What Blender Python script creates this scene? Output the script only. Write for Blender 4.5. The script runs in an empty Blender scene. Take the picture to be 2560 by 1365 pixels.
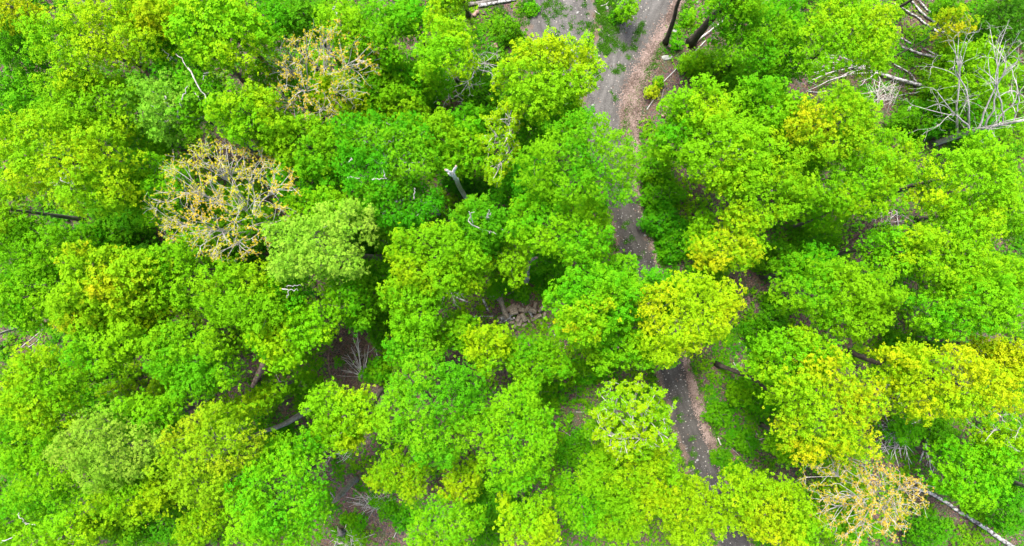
import bpy, math
import numpy as np

# ------------------------------------------------------------------ camera, sky, sun, exposure
H = 55.0                       # height of the camera above the forest floor
F = 1707.0                     # focal length in pixels of the 2560 px wide photograph
CX, CY = 1280.0, 682.5
scene = bpy.context.scene
root_coll = scene.collection

cam_data = bpy.data.cameras.new("camera")
cam_data.sensor_width = 36.0
cam_data.lens = 36.0 * F / 2560.0
cam_data.clip_start = 0.5
cam_data.clip_end = 3000.0
cam = bpy.data.objects.new("camera", cam_data)
cam.location = (0, 0, H)
cam.rotation_euler = (0, 0, 0)
root_coll.objects.link(cam)
scene.camera = cam

SUN_EL, SUN_AZ = math.radians(66), math.radians(-25)     # azimuth from +Y, clockwise
world = bpy.data.worlds.new("World")
scene.world = world
world.use_nodes = True
wn = world.node_tree
bg = wn.nodes["Background"]
sky = wn.nodes.new("ShaderNodeTexSky")
sky.sky_type = 'NISHITA'
sky.sun_disc = False
sky.sun_elevation = SUN_EL
sky.sun_rotation = SUN_AZ
sky.air_density = 0.7
sky.dust_density = 4.0
sky.ozone_density = 0.4
wn.links.new(sky.outputs[0], bg.inputs[0])
bg.inputs[1].default_value = 0.135

sun_data = bpy.data.lights.new("sun", 'SUN')
sun_data.energy = 1.9
sun_data.angle = math.radians(12)
sun_data.color = (1.0, 0.96, 0.88)
sun = bpy.data.objects.new("sun", sun_data)
sun.location = (0, 0, 80)
sun.rotation_euler = (math.pi / 2 - SUN_EL, 0, -SUN_AZ + math.pi)
root_coll.objects.link(sun)

scene.view_settings.view_transform = 'Standard'
scene.view_settings.look = 'None'
scene.view_settings.exposure = 1.68
scene.view_settings.gamma = 1.0
scene.cycles.max_bounces = 8
scene.cycles.diffuse_bounces = 5
scene.cycles.transmission_bounces = 4
scene.cycles.glossy_bounces = 2
scene.cycles.use_denoising = True


# ------------------------------------------------------------------ helpers
def at(px, py, z=0.0):
    """point of the place at height z that the photograph shows at pixel (px, py)"""
    s = (H - z) / F
    return np.array([(px - CX) * s, (CY - py) * s, z])


def pxm(n, z=0.0):
    return n * (H - z) / F


def nrm(v):
    return v / np.maximum(np.linalg.norm(v, axis=-1, keepdims=True), 1e-9)


def mesh_obj(name, verts, faces, mats, parent=None, mat_idx=None, attr=None, smooth=False, attrs=None):
    """faces: an (n,3) or (n,4) array, or a list of such arrays"""
    me = bpy.data.meshes.new(name)
    groups = faces if isinstance(faces, list) else [faces]
    groups = [np.asarray(g, dtype=np.int32) for g in groups if len(g)]
    verts = np.asarray(verts, dtype=np.float32)
    me.vertices.add(len(verts))
    me.vertices.foreach_set("co", verts.ravel())
    nl = sum(g.size for g in groups)
    nf = sum(len(g) for g in groups)
    me.loops.add(nl)
    me.loops.foreach_set("vertex_index", np.concatenate([g.ravel() for g in groups]))
    me.polygons.add(nf)
    tot = np.concatenate([np.full(len(g), g.shape[1], dtype=np.int32) for g in groups])
    start = np.concatenate([[0], np.cumsum(tot)[:-1]]).astype(np.int32)
    me.polygons.foreach_set("loop_start", start)
    if smooth:
        me.polygons.foreach_set("use_smooth", np.ones(nf, dtype=bool))
    for m in mats:
        me.materials.append(m)
    if mat_idx is not None:
        me.polygons.foreach_set("material_index", np.asarray(mat_idx, dtype=np.int32))
    allattr = dict(attrs or {})
    if attr is not None:
        allattr["tint"] = attr
    for k, v in allattr.items():
        a = me.attributes.new(k, 'FLOAT', 'POINT')
        a.data.foreach_set("value", np.asarray(v, dtype=np.float32))
    me.update(calc_edges=True)
    ob = bpy.data.objects.new(name, me)
    root_coll.objects.link(ob)
    if parent is not None:
        ob.parent = parent
        ob.matrix_parent_inverse = parent.matrix_basis.inverted()
    return ob


def tag(ob, label=None, cat=None, group=None, kind=None):
    if label: ob["label"] = label
    if cat: ob["category"] = cat
    if group: ob["group"] = group
    if kind: ob["kind"] = kind
    return ob


def thing(name, loc, label, cat, group=None):
    o = bpy.data.objects.new(name, None)
    o.location = [float(v) for v in loc]
    o.empty_display_size = 0.3
    root_coll.objects.link(o)
    return tag(o, label, cat, group)


# ------------------------------------------------------------------ value noise (numpy)
class Noise2:
    def __init__(self, seed, n=64):
        self.g = np.random.default_rng(seed).random((n, n)); self.n = n
    def __call__(self, x, y):
        n = self.n
        xi, yi = np.floor(x).astype(int), np.floor(y).astype(int)
        fx, fy = x - xi, y - yi
        fx, fy = fx * fx * (3 - 2 * fx), fy * fy * (3 - 2 * fy)
        g = self.g
        a, b = g[xi % n, yi % n], g[(xi + 1) % n, yi % n]
        c, d = g[xi % n, (yi + 1) % n], g[(xi + 1) % n, (yi + 1) % n]
        return (a * (1 - fx) + b * fx) * (1 - fy) + (c * (1 - fx) + d * fx) * fy


NA, NB, NC = Noise2(1), Noise2(2), Noise2(3)
def fbm(x, y, n=NA):
    return (n(x, y) + 0.5 * n(2.1 * x + 7, 2.1 * y + 3) + 0.25 * n(4.3 * x + 1, 4.3 * y + 9)) / 1.75


# ------------------------------------------------------------------ materials
def new_mat(name):
    m = bpy.data.materials.new(name); m.use_nodes = True
    nt = m.node_tree
    for n in list(nt.nodes): nt.nodes.remove(n)
    out = nt.nodes.new("ShaderNodeOutputMaterial")
    return m, nt, out


def rgb(c): return (c[0], c[1], c[2], 1.0)


def leaf_mat(name, a, b, trans=0.28):
    m, nt, out = new_mat(name)
    N, L = nt.nodes.new, nt.links.new
    at_ = N("ShaderNodeAttribute"); at_.attribute_name = "tint"
    ramp = N("ShaderNodeMix"); ramp.data_type = 'RGBA'
    ramp.inputs[6].default_value = rgb(a); ramp.inputs[7].default_value = rgb(b)
    L(at_.outputs['Fac'], ramp.inputs[0])
    oi = N("ShaderNodeObjectInfo")
    hs = N("ShaderNodeHueSaturation")
    mh = N("ShaderNodeMapRange"); mh.inputs[3].default_value = 0.492; mh.inputs[4].default_value = 0.508
    L(oi.outputs['Random'], mh.inputs[0]); L(mh.outputs[0], hs.inputs['Hue'])
    mv = N("ShaderNodeMapRange"); mv.inputs[3].default_value = 0.92; mv.inputs[4].default_value = 1.10
    mr = N("ShaderNodeMath"); mr.operation = 'FRACT'; mm = N("ShaderNodeMath"); mm.operation = 'MULTIPLY'; mm.inputs[1].default_value = 7.31
    L(oi.outputs['Random'], mm.inputs[0]); L(mm.outputs[0], mr.inputs[0]); L(mr.outputs[0], mv.inputs[0]); L(mv.outputs[0], hs.inputs['Value'])
    L(ramp.outputs[2], hs.inputs['Color'])
    dif = N("ShaderNodeBsdfPrincipled")
    dif.inputs['Roughness'].default_value = 0.6
    dif.inputs['Specular IOR Level'].default_value = 0.05
    L(hs.outputs[0], dif.inputs['Base Color'])
    tr = N("ShaderNodeBsdfTranslucent")
    gain = N("ShaderNodeMix"); gain.data_type = 'RGBA'; gain.blend_type = 'MULTIPLY'
    gain.inputs[0].default_value = 1.0
    gain.inputs[7].default_value = (1.1, 1.15, 0.5, 1)
    L(hs.outputs[0], gain.inputs[6]); L(gain.outputs[2], tr.inputs['Color'])
    mx = N("ShaderNodeMixShader"); mx.inputs[0].default_value = trans
    L(dif.outputs[0], mx.inputs[1]); L(tr.outputs[0], mx.inputs[2]); L(mx.outputs[0], out.inputs[0])
    return m


def tint_mat(name, a, b, rough=0.8):
    m, nt, out = new_mat(name)
    N, L = nt.nodes.new, nt.links.new
    at_ = N("ShaderNodeAttribute"); at_.attribute_name = "tint"
    mx = N("ShaderNodeMix"); mx.data_type = 'RGBA'
    mx.inputs[6].default_value = rgb(a); mx.inputs[7].default_value = rgb(b)
    L(at_.outputs['Fac'], mx.inputs[0])
    p = N("ShaderNodeBsdfPrincipled"); p.inputs['Roughness'].default_value = rough
    p.inputs['Specular IOR Level'].default_value = 0.2
    L(mx.outputs[2], p.inputs['Base Color']); L(p.outputs[0], out.inputs[0])
    return m


def bark_mat(name, cols, scale=(6, 6, 6), contrast=(0.35, 0.65), bump=0.4, kind='noise'):
    m, nt, out = new_mat(name)
    N, L = nt.nodes.new, nt.links.new
    tc = N("ShaderNodeTexCoord"); mp = N("ShaderNodeMapping")
    mp.inputs['Scale'].default_value = scale
    L(tc.outputs['Object'], mp.inputs[0])
    nz = N("ShaderNodeTexNoise"); nz.inputs['Scale'].default_value = 1.0; nz.inputs['Detail'].default_value = 6
    nz.inputs['Roughness'].default_value = 0.7
    L(mp.outputs[0], nz.inputs['Vector'])
    cr = N("ShaderNodeValToRGB")
    cr.color_ramp.elements[0].position, cr.color_ramp.elements[0].color = contrast[0], rgb(cols[0])
    cr.color_ramp.elements[1].position, cr.color_ramp.elements[1].color = contrast[1], rgb(cols[1])
    for i, c in enumerate(cols[2:]):
        e = cr.color_ramp.elements.new(min(0.99, contrast[1] + 0.12 * (i + 1))); e.color = rgb(c)
    L(nz.outputs[0], cr.inputs[0])
    p = N("ShaderNodeBsdfPrincipled"); p.inputs['Roughness'].default_value = 0.85
    p.inputs['Specular IOR Level'].default_value = 0.2
    L(cr.outputs[0], p.inputs['Base Color'])
    bp = N("ShaderNodeBump"); bp.inputs['Strength'].default_value = bump; bp.inputs['Distance'].default_value = 0.05
    L(nz.outputs[0], bp.inputs['Height']); L(bp.outputs[0], p.inputs['Normal'])
    L(p.outputs[0], out.inputs[0])
    return m


PAL = {                                   # leaf colours: main, second
    'lime': ((0.135, 0.370, 0.003), (0.275, 0.425, 0.003)),
    'green': ((0.070, 0.315, 0.003), (0.165, 0.390, 0.003)),
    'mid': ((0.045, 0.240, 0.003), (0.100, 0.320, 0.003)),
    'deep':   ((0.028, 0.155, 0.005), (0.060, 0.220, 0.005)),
    'jade': ((0.052, 0.290, 0.003), (0.145, 0.375, 0.004)),
    'yellow': ((0.200, 0.400, 0.003), (0.360, 0.420, 0.004)),
    'gold': ((0.160, 0.375, 0.003), (0.390, 0.400, 0.005)),
    'pale': ((0.150, 0.370, 0.016), (0.255, 0.430, 0.035)),
    'olive': ((0.170, 0.360, 0.004), (0.310, 0.390, 0.008)),
    'bud': ((0.330, 0.390, 0.008), (0.520, 0.390, 0.022)),
    'rust': ((0.380, 0.360, 0.010), (0.520, 0.345, 0.045)),
}
LEAF = {k: leaf_mat("leaf_" + k, *v) for k, v in PAL.items()}
UNDER = leaf_mat("undergrowth_leaf", (0.055, 0.245, 0.004), (0.170, 0.350, 0.005))
GRASS = leaf_mat("grass_blade", (0.030, 0.115, 0.006), (0.075, 0.200, 0.010))
LITTER = tint_mat("dead_leaf", (0.070, 0.045, 0.030), (0.230, 0.155, 0.120))
CHIPS = tint_mat("dead_leaf_on_track", (0.100, 0.070, 0.055), (0.300, 0.225, 0.195))
BARK = {
    'grey':  bark_mat("bark_grey", [(0.078, 0.070, 0.060), (0.225, 0.208, 0.188)], (5, 5, 1.2)),
    'dark':  bark_mat("bark_dark", [(0.030, 0.025, 0.020), (0.105, 0.085, 0.068)], (6, 6, 1.4)),
    'limb':  bark_mat("bark_limb", [(0.060, 0.052, 0.040), (0.160, 0.142, 0.115)], (5, 5, 1.2)),
    'birch': bark_mat("bark_birch", [(0.07, 0.065, 0.06), (0.44, 0.43, 0.42), (0.62, 0.61, 0.60)], (3.6, 3.6, 3.6), (0.42, 0.54), 0.25),
    'bleached': bark_mat("wood_bleached", [(0.30, 0.29, 0.275), (0.72, 0.71, 0.69)], (7, 7, 7), (0.36, 0.55), 0.3),
    'silver': bark_mat("bark_silver", [(0.13, 0.118, 0.105), (0.33, 0.31, 0.285)], (5, 5, 5)),
    'dead':  bark_mat("bark_silver_dead", [(0.20, 0.185, 0.17), (0.52, 0.50, 0.48)], (4, 4, 4), (0.3, 0.6), 0.25),
    'brown': bark_mat("bark_brown", [(0.075, 0.050, 0.034), (0.26, 0.175, 0.125)], (5, 5, 5)),
    'pink':  bark_mat("wood_reddish", [(0.14, 0.075, 0.055), (0.46, 0.32, 0.26)], (5, 5, 5)),
    'twig':  bark_mat("twig_grey", [(0.32, 0.295, 0.265), (0.60, 0.57, 0.53)], (3, 3, 3), (0.3, 0.6), 0.1),
}
CUT = bark_mat("cut_wood", [(0.20, 0.135, 0.085), (0.40, 0.30, 0.20)], (14, 14, 3))
WEATHERED = bark_mat("weathered_wood", [(0.13, 0.105, 0.08), (0.38, 0.32, 0.25)], (7, 7, 7))
STONE = bark_mat("stone_grey", [(0.20, 0.20, 0.19), (0.45, 0.45, 0.43)], (3, 3, 3))
LICHEN = bark_mat("stone_lichen", [(0.19, 0.18, 0.17), (0.37, 0.40, 0.36)], (5, 5, 5))


# ------------------------------------------------------------------ tubes
def tube(pts, rad, sides, rng=None, rough=0.0, cap=True):
    pts = np.asarray(pts, float); rad = np.asarray(rad, float)
    n = len(pts)
    tan = np.gradient(pts, axis=0); tan = nrm(tan)
    ref = np.array([0.31, 0.17, 0.93]) if abs(tan[0, 2]) < 0.85 else np.array([0.93, 0.31, 0.17])
    u = nrm(np.cross(tan, ref)); v = np.cross(tan, u)
    a = np.linspace(0, 2 * np.pi, sides, endpoint=False)
    rr = rad[:, None] * np.ones((n, sides))
    if rng is not None and rough: rr = rr * (1 + rough * rng.standard_normal((n, sides)))
    ring = pts[:, None, :] + rr[..., None] * (np.cos(a)[None, :, None] * u[:, None, :] + np.sin(a)[None, :, None] * v[:, None, :])
    V = ring.reshape(-1, 3)
    i = np.arange(n - 1)[:, None] * sides; j = np.arange(sides)[None, :]; k = (j + 1) % sides
    Q = np.stack([i + j, i + k, i + sides + k, i + sides + j], -1).reshape(-1, 4)
    if cap:
        V = np.concatenate([V, pts[:1], pts[-1:]])
        c0, c1 = n * sides, n * sides + 1
        jj = np.arange(sides); kk = (jj + 1) % sides; b = (n - 1) * sides
        T = np.concatenate([np.stack([np.full(sides, c0), kk, jj], -1), np.stack([np.full(sides, c1), b + jj, b + kk], -1)])
    else:
        T = np.zeros((0, 3), int)
    return V, Q, T


class Tubes:
    def __init__(s): s.V, s.Q, s.T, s.n = [], [], [], 0
    def add(s, pts, rad, sides=5, rng=None, rough=0.0, cap=True):
        V, Q, T = tube(pts, rad, sides, rng, rough, cap)
        s.V.append(V); s.Q.append(Q + s.n); s.T.append(T + s.n); s.n += len(V)
    def obj(s, name, mat, parent=None, capmat=None):
        if not s.V: return None
        q, t = np.concatenate(s.Q), np.concatenate(s.T)
        mats = [mat] + ([capmat] if capmat else [])
        mi = np.concatenate([np.zeros(len(q), int), np.full(len(t), 1 if capmat else 0)])
        return mesh_obj(name, np.concatenate(s.V), [q, t], mats, parent, mi, smooth=True)


def bez(p0, p1, p2, n):
    t = np.linspace(0, 1, n)[:, None]
    return (1 - t) ** 2 * p0 + 2 * t * (1 - t) * p1 + t ** 2 * p2


def spline(pts, n):
    """smooth polyline through a few points"""
    pts = np.asarray(pts, float)
    if len(pts) == 2: return pts[0] + np.linspace(0, 1, n)[:, None] * (pts[1] - pts[0])
    P = np.vstack([2 * pts[0] - pts[1], pts, 2 * pts[-1] - pts[-2]])
    u = np.linspace(0, len(pts) - 1 - 1e-6, n); i = u.astype(int); t = (u - i)[:, None]
    a, b, c, d = P[i], P[i + 1], P[i + 2], P[i + 3]
    return 0.5 * (2 * b + (c - a) * t + (2 * a - 5 * b + 4 * c - d) * t ** 2 + (3 * b - a - 3 * c + d) * t ** 3)


def kmeans(X, k, rng, it=6):
    k = min(k, len(X))
    C = X[rng.choice(len(X), k, replace=False)]
    for _ in range(it):
        lab = np.argmin(((X[:, None] - C[None]) ** 2).sum(-1), 1)
        C = np.array([X[lab == i].mean(0) if (lab == i).any() else C[i] for i in range(k)])
    return C, lab


# ------------------------------------------------------------------ leaves
def rosettes(cen, nor, rng, L, per=4, spread=0.75):
    """clusters of folded leaves: returns verts, tris, and index of the rosette of each vertex"""
    n = len(cen)
    ref = nrm(rng.standard_normal((n, 3)))
    u = nrm(np.cross(nor, ref)); v = np.cross(nor, u)
    th = (np.arange(per)[None] * 2 * np.pi / per) + rng.random((n, 1)) * 6.3 + rng.normal(0, 0.3, (n, per))
    d = np.cos(th)[..., None] * u[:, None] + np.sin(th)[..., None] * v[:, None]
    lift = rng.normal(0.05, 0.22, (n, per, 1))
    d = nrm(d * spread + nor[:, None] * lift)
    ll = L * rng.uniform(0.7, 1.2, (n, per, 1))
    w = nrm(np.cross(nor[:, None] + 0.25 * rng.standard_normal((n, per, 3)), d))
    up = np.cross(d, w)
    p = cen[:, None] + d * 0.10 * ll
    a = p
    b = p + d * 0.52 * ll + w * 0.46 * ll + up * 0.05 * ll
    c = p + d * ll - up * 0.16 * ll
    e = p + d * 0.52 * ll - w * 0.46 * ll + up * 0.05 * ll
    V = np.stack([a, b, c, e], 2).reshape(-1, 3)
    q = np.arange(n * per)[:, None] * 4
    T = np.concatenate([q + np.array([[0, 1, 2]]), q + np.array([[0, 2, 3]])])
    rid = np.repeat(np.arange(n), per * 4)
    return V, T, rid


STY = {  # clump radius, spacing (in radii), flatness, rosettes per m2 of clump, leaf length, lobing, share of inner fill
    'maple':  dict(cr=0.43, sp=1.42, fl=0.85, dens=118, L=0.122, lob=1.2, fill=0.30, dep=0.52),
    'broc':   dict(cr=0.46, sp=1.48, fl=0.95, dens=150, L=0.105, lob=0.8, fill=0.30, dep=0.66),
    'fine':   dict(cr=0.31, sp=1.38, fl=0.75, dens=120, L=0.100, lob=1.2, fill=0.30, dep=0.50),
    'layer':  dict(cr=0.44, sp=1.22, fl=0.45, dens=85, L=0.130, lob=1.7, fill=0.35, dep=0.48),
    'airy':   dict(cr=0.33, sp=1.75, fl=0.75, dens=95, L=0.140, lob=1.5, fill=0.40, dep=0.55),
    'spray':  dict(cr=0.34, sp=1.70, fl=0.60, dens=90, L=0.115, lob=1.5, fill=0.40, dep=0.55),
}


def clump_centres(rng, ax, ay, rot, depth, st, max_n=760):
    """centres of the leaf clumps on the union of a few overlapping domes"""
    cr = st['cr']
    R = (ax + ay) / 2
    m = int(np.clip(2.6 + R * 0.9 + rng.random(), 3, 8))
    a0 = rng.random() * 6.28
    an = a0 + np.arange(m) * 6.283 / m + rng.normal(0, 0.3, m)
    off = rng.uniform(0.38, 0.60, m) * (0.75 + 0.25 * st['lob'])
    dom = [(0.0, 0.0, 0.72 - 0.05 * st['lob'], 1.0)] + [(o * math.cos(a), o * math.sin(a), rng.uniform(0.32, 0.54), rng.uniform(0.55, 1.0)) for o, a in zip(off, an)]
    dom = np.array(dom)
    N = 5200
    u, v = rng.uniform(-1.15, 1.15, N), rng.uniform(-1.15, 1.15, N)
    q = np.hypot(u[:, None] - dom[None, :, 0], v[:, None] - dom[None, :, 1]) / dom[None, :, 2]
    wob = 1 + 0.42 * st['lob'] * (fbm(u * R / 0.9 + rng.random() * 50, v * R / 0.9 + rng.random() * 50) - 0.5) * 2
    q = q / wob[:, None]
    hgt = np.where(q < 1, dom[None, :, 3] * np.clip(1 - q ** 2.4, 0, 1) ** 0.55, -1).max(1)
    ok = hgt >= 0
    u, v, hgt = u[ok], v[ok], hgt[ok]; N = len(u)
    qm = q[ok].min(1)
    for w in (u, v):                                   # stretch the outline to the wanted extents
        lo, hi = np.percentile(w, 0.5), np.percentile(w, 99.5)
        w -= (lo + hi) / 2; w *= 2 / (hi - lo)
    x, y = ax * u, ay * v
    lump = fbm(x / 1.05 + rng.random() * 50, y / 1.05 + rng.random() * 50) - 0.5
    z = depth * hgt + lump * 1.9 + rng.normal(0, 0.10, N)
    layer = rng.random(N)
    z = np.where(layer < st['fill'], z - rng.uniform(0.45, 1.7, N), z)
    z = np.where((layer > 0.84) & (qm > 0.72), z - rng.uniform(0.15, 0.45, N) * depth, z)
    # boughs radiate from the trunk: ridges of leaves with ragged gaps between their tips
    rr = np.hypot(u, v); th = np.arctan2(v, u)
    nb = rng.integers(8, 14)
    ridge = np.cos(nb * th + 5.0 * (fbm(rr * 2.2 + rng.random() * 20, th * 0 + rng.random() * 20) - 0.5) + 2.2 * np.sin(2 * th + rng.random() * 6.3))
    z = z + 0.34 * st['lob'] * ridge * np.clip(rr, 0, 1)
    gap = (ridge < -0.25 + rng.normal(0, 0.35, N)) & (rr > rng.uniform(0.60, 0.95, N)) & (rng.random(N) < 0.85)
    hole = fbm(x / 0.8 + rng.random() * 50, y / 0.8 + rng.random() * 50)
    keep = ~gap & (hole > 0.385) | (layer < st['fill'] * 0.5)
    P = np.stack([x, y, z], 1)[keep]
    d2 = (st['sp'] * cr) ** 2
    K = np.empty((max_n, 3)); k = 0
    for p in P:
        if k == 0 or ((K[:k] - p) ** 2).sum(1).min() > d2:
            K[k] = p; k += 1
            if k >= max_n: break
    K = K[:k]
    c, s = math.cos(rot), math.sin(rot)
    return np.stack([K[:, 0] * c - K[:, 1] * s, K[:, 0] * s + K[:, 1] * c, K[:, 2]], 1)


def foliage(rng, clumps, st, tint_mix, per=4, cscale=1.0, patch=2.2, inner=6):
    """leaf clumps round the given centres"""
    cr = st['cr'] * cscale * rng.uniform(0.72, 1.28, len(clumps))
    cnt = np.maximum(4, (st['dens'] * cr ** 2).astype(int))
    idx = np.repeat(np.arange(len(clumps)), cnt)
    n = len(idx)
    d = nrm(rng.standard_normal((n, 3)) + np.array([0, 0, 0.42]))
    rad = cr[idx][:, None] * (0.55 + 0.50 * rng.random((n, 1)) ** 0.5)
    cen = clumps[idx] + d * rad * np.array([1, 1, st['fl']])
    nor = nrm(0.85 * d + np.array([0, 0, 0.70]) + 0.22 * rng.standard_normal((n, 3)))
    # leaves on the shoots further in, below the outer clumps
    i2 = np.repeat(np.arange(len(clumps)), inner); n2 = len(i2)
    c2 = clumps[i2] + np.stack([rng.normal(0, 0.30, n2), rng.normal(0, 0.30, n2), -rng.uniform(0.25, 0.95, n2)], 1) * (st['cr'] / 0.37)
    cen = np.concatenate([cen, c2]); idx = np.concatenate([idx, i2])
    nor = np.concatenate([nor, nrm(np.array([0, 0, 1.0]) + 0.45 * rng.standard_normal((n2, 3)))])
    n = len(idx)
    V, T, rid = rosettes(cen, nor, rng, st['L'], per)
    off = rng.random() * 60
    pz = fbm(cen[:, 0] / patch + off, cen[:, 1] / patch + off)
    ct = rng.normal(0, 0.17, len(clumps))[idx]
    t = np.clip((pz - 0.5) * 1.9 + tint_mix + ct + rng.normal(0, 0.17, n), 0, 1)
    return V, T, t[rid]


def skeleton(rng, tb, trunk, trad, targets, k1, k2, rtwig=0.014, start=(0.35, 0.9), frac=1.0, wiggle=0.10, rise=0.22, steep=0.55, sides=(5, 4, 3)):
    """limbs, branches and twigs from the trunk polyline to every target; returns the twig polylines"""
    twigs = []
    C1, l1 = kmeans(targets, k1, rng)
    L = len(trunk)
    zt = trunk[:, 2]
    for i in range(len(C1)):
        X = targets[l1 == i]
        if len(X) == 0: continue
        c = C1[i]
        hd = np.linalg.norm(c[:2] - trunk[-1, :2])
        za = c[2] - steep * hd - 0.8
        lo, hi = int(start[0] * (L - 1)), int(start[1] * (L - 1))
        j = int(np.clip(np.searchsorted(zt, za), lo, hi))
        p0 = trunk[j]
        r0 = trad[j] * rng.uniform(0.42, 0.6)
        p2 = p0 + (c - p0) * 0.80
        ctl = p0 + (p2 - p0) * 0.45 + np.array([0, 0, rise * np.linalg.norm(p2 - p0)]) + wiggle * np.linalg.norm(p2 - p0) * rng.standard_normal(3)
        limb = bez(p0, ctl, p2, 8)
        limb[1:-1] += rng.normal(0, 0.05, (6, 3))
        lr = np.linspace(r0, max(0.035, r0 * 0.35), 8)
        tb.add(limb, lr, sides[0], cap=False)
        C2, l2 = kmeans(X, max(1, min(k2, len(X) // 2 + 1)), rng, 4)
        for m in range(len(C2)):
            Y = X[l2 == m]
            if len(Y) == 0: continue
            q = C2[m]
            dist = np.linalg.norm(limb - q, axis=1) + np.linspace(0.9, 0, 8)
            j2 = max(2, int(np.argmin(dist)) - 1)
            s0 = limb[j2]
            ln = np.linalg.norm(q - s0)
            dirp = nrm(limb[j2] - limb[j2 - 1])
            e = s0 + (q - s0) * 0.88
            br = bez(s0, s0 + dirp * 0.35 * ln + rng.normal(0, 0.08 * ln, 3), e, 6)
            rr = np.linspace(max(0.028, lr[j2] * 0.55), 0.02, 6)
            tb.add(br, rr, sides[1], cap=False)
            for y in Y:
                if frac < 1 and rng.random() > frac: continue
                j3 = max(1, int(np.argmin(np.linalg.norm(br - y, axis=1) + np.linspace(0.4, 0, 6))))
                t0 = br[j3]
                ln = np.linalg.norm(y - t0)
                tw = bez(t0, t0 + nrm(br[j3] - br[j3 - 1]) * 0.4 * ln + rng.normal(0, 0.06 * ln, 3), y, 4)
                tb.add(tw, np.linspace(max(rtwig, 0.018), rtwig * 0.6, 4), sides[2], cap=False)
                twigs.append(tw)
    return twigs


def trunk_line(rng, base, top, path=None, n=14):
    if path is not None:
        return spline(path, n)
    mid = (base + top) / 2 + np.array([rng.normal(0, 0.25), rng.normal(0, 0.25), 0])
    return spline([base, mid, top], n)

# ------------------------------------------------------------------ the ground, the track
TRACK = [(1650, -60, 165), (1622, -10, 165), (1580, 70, 160), (1546, 140, 150), (1516, 220, 125), (1508, 300, 105), (1522, 390, 95), (1552, 490, 92),
         (1578, 590, 88), (1608, 680, 84), (1645, 800, 84), (1680, 920, 88), (1713, 1020, 92), (1748, 1120, 92), (1790, 1230, 88), (1840, 1370, 88), (1865, 1430, 88)]
ARM = [(1395, -60, 190), (1398, 0, 200), (1405, 60, 190), (1428, 120, 140), (1462, 185, 110), (1490, 240, 90)]
WINDROW = [(1712, -30, 30), (1680, 40, 34), (1634, 120, 42), (1594, 200, 52), (1578, 260, 54), (1578, 320, 42), (1586, 400, 32), (1596, 470, 22), (1612, 540, 12), (1635, 620, 12),
           (1655, 690, 14), (1690, 800, 16), (1722, 930, 26), (1745, 1010, 30), (1772, 1090, 26), (1800, 1160, 20), (1850, 1300, 16)]


def strip_line(rows, n):
    P = np.array([list(at(a, b)[:2]) + [pxm(w) / 2] for a, b, w in rows])
    return spline(P, n)


TL, AL, WL = strip_line(TRACK, 260), strip_line(ARM, 120), strip_line(WINDROW, 260)


def strip_dist(x, y, S):
    """distance to the strip's edge in metres, negative inside"""
    x, y = np.asarray(x, float), np.asarray(y, float)
    best = np.full(x.shape, 1e9)
    for i in range(0, len(S), 3):
        best = np.minimum(best, np.hypot(x - S[i, 0], y - S[i, 1]) - S[i, 2])
    return best


def gz(x, y):
    d = np.minimum(strip_dist(x, y, TL), strip_dist(x, y, AL))
    m = np.clip((d - 0.6) / 3.0, 0, 1)
    return (fbm(np.asarray(x) / 5.0 + 20, np.asarray(y) / 5.0 + 20, NB) - 0.42) * 0.45 * m


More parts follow.
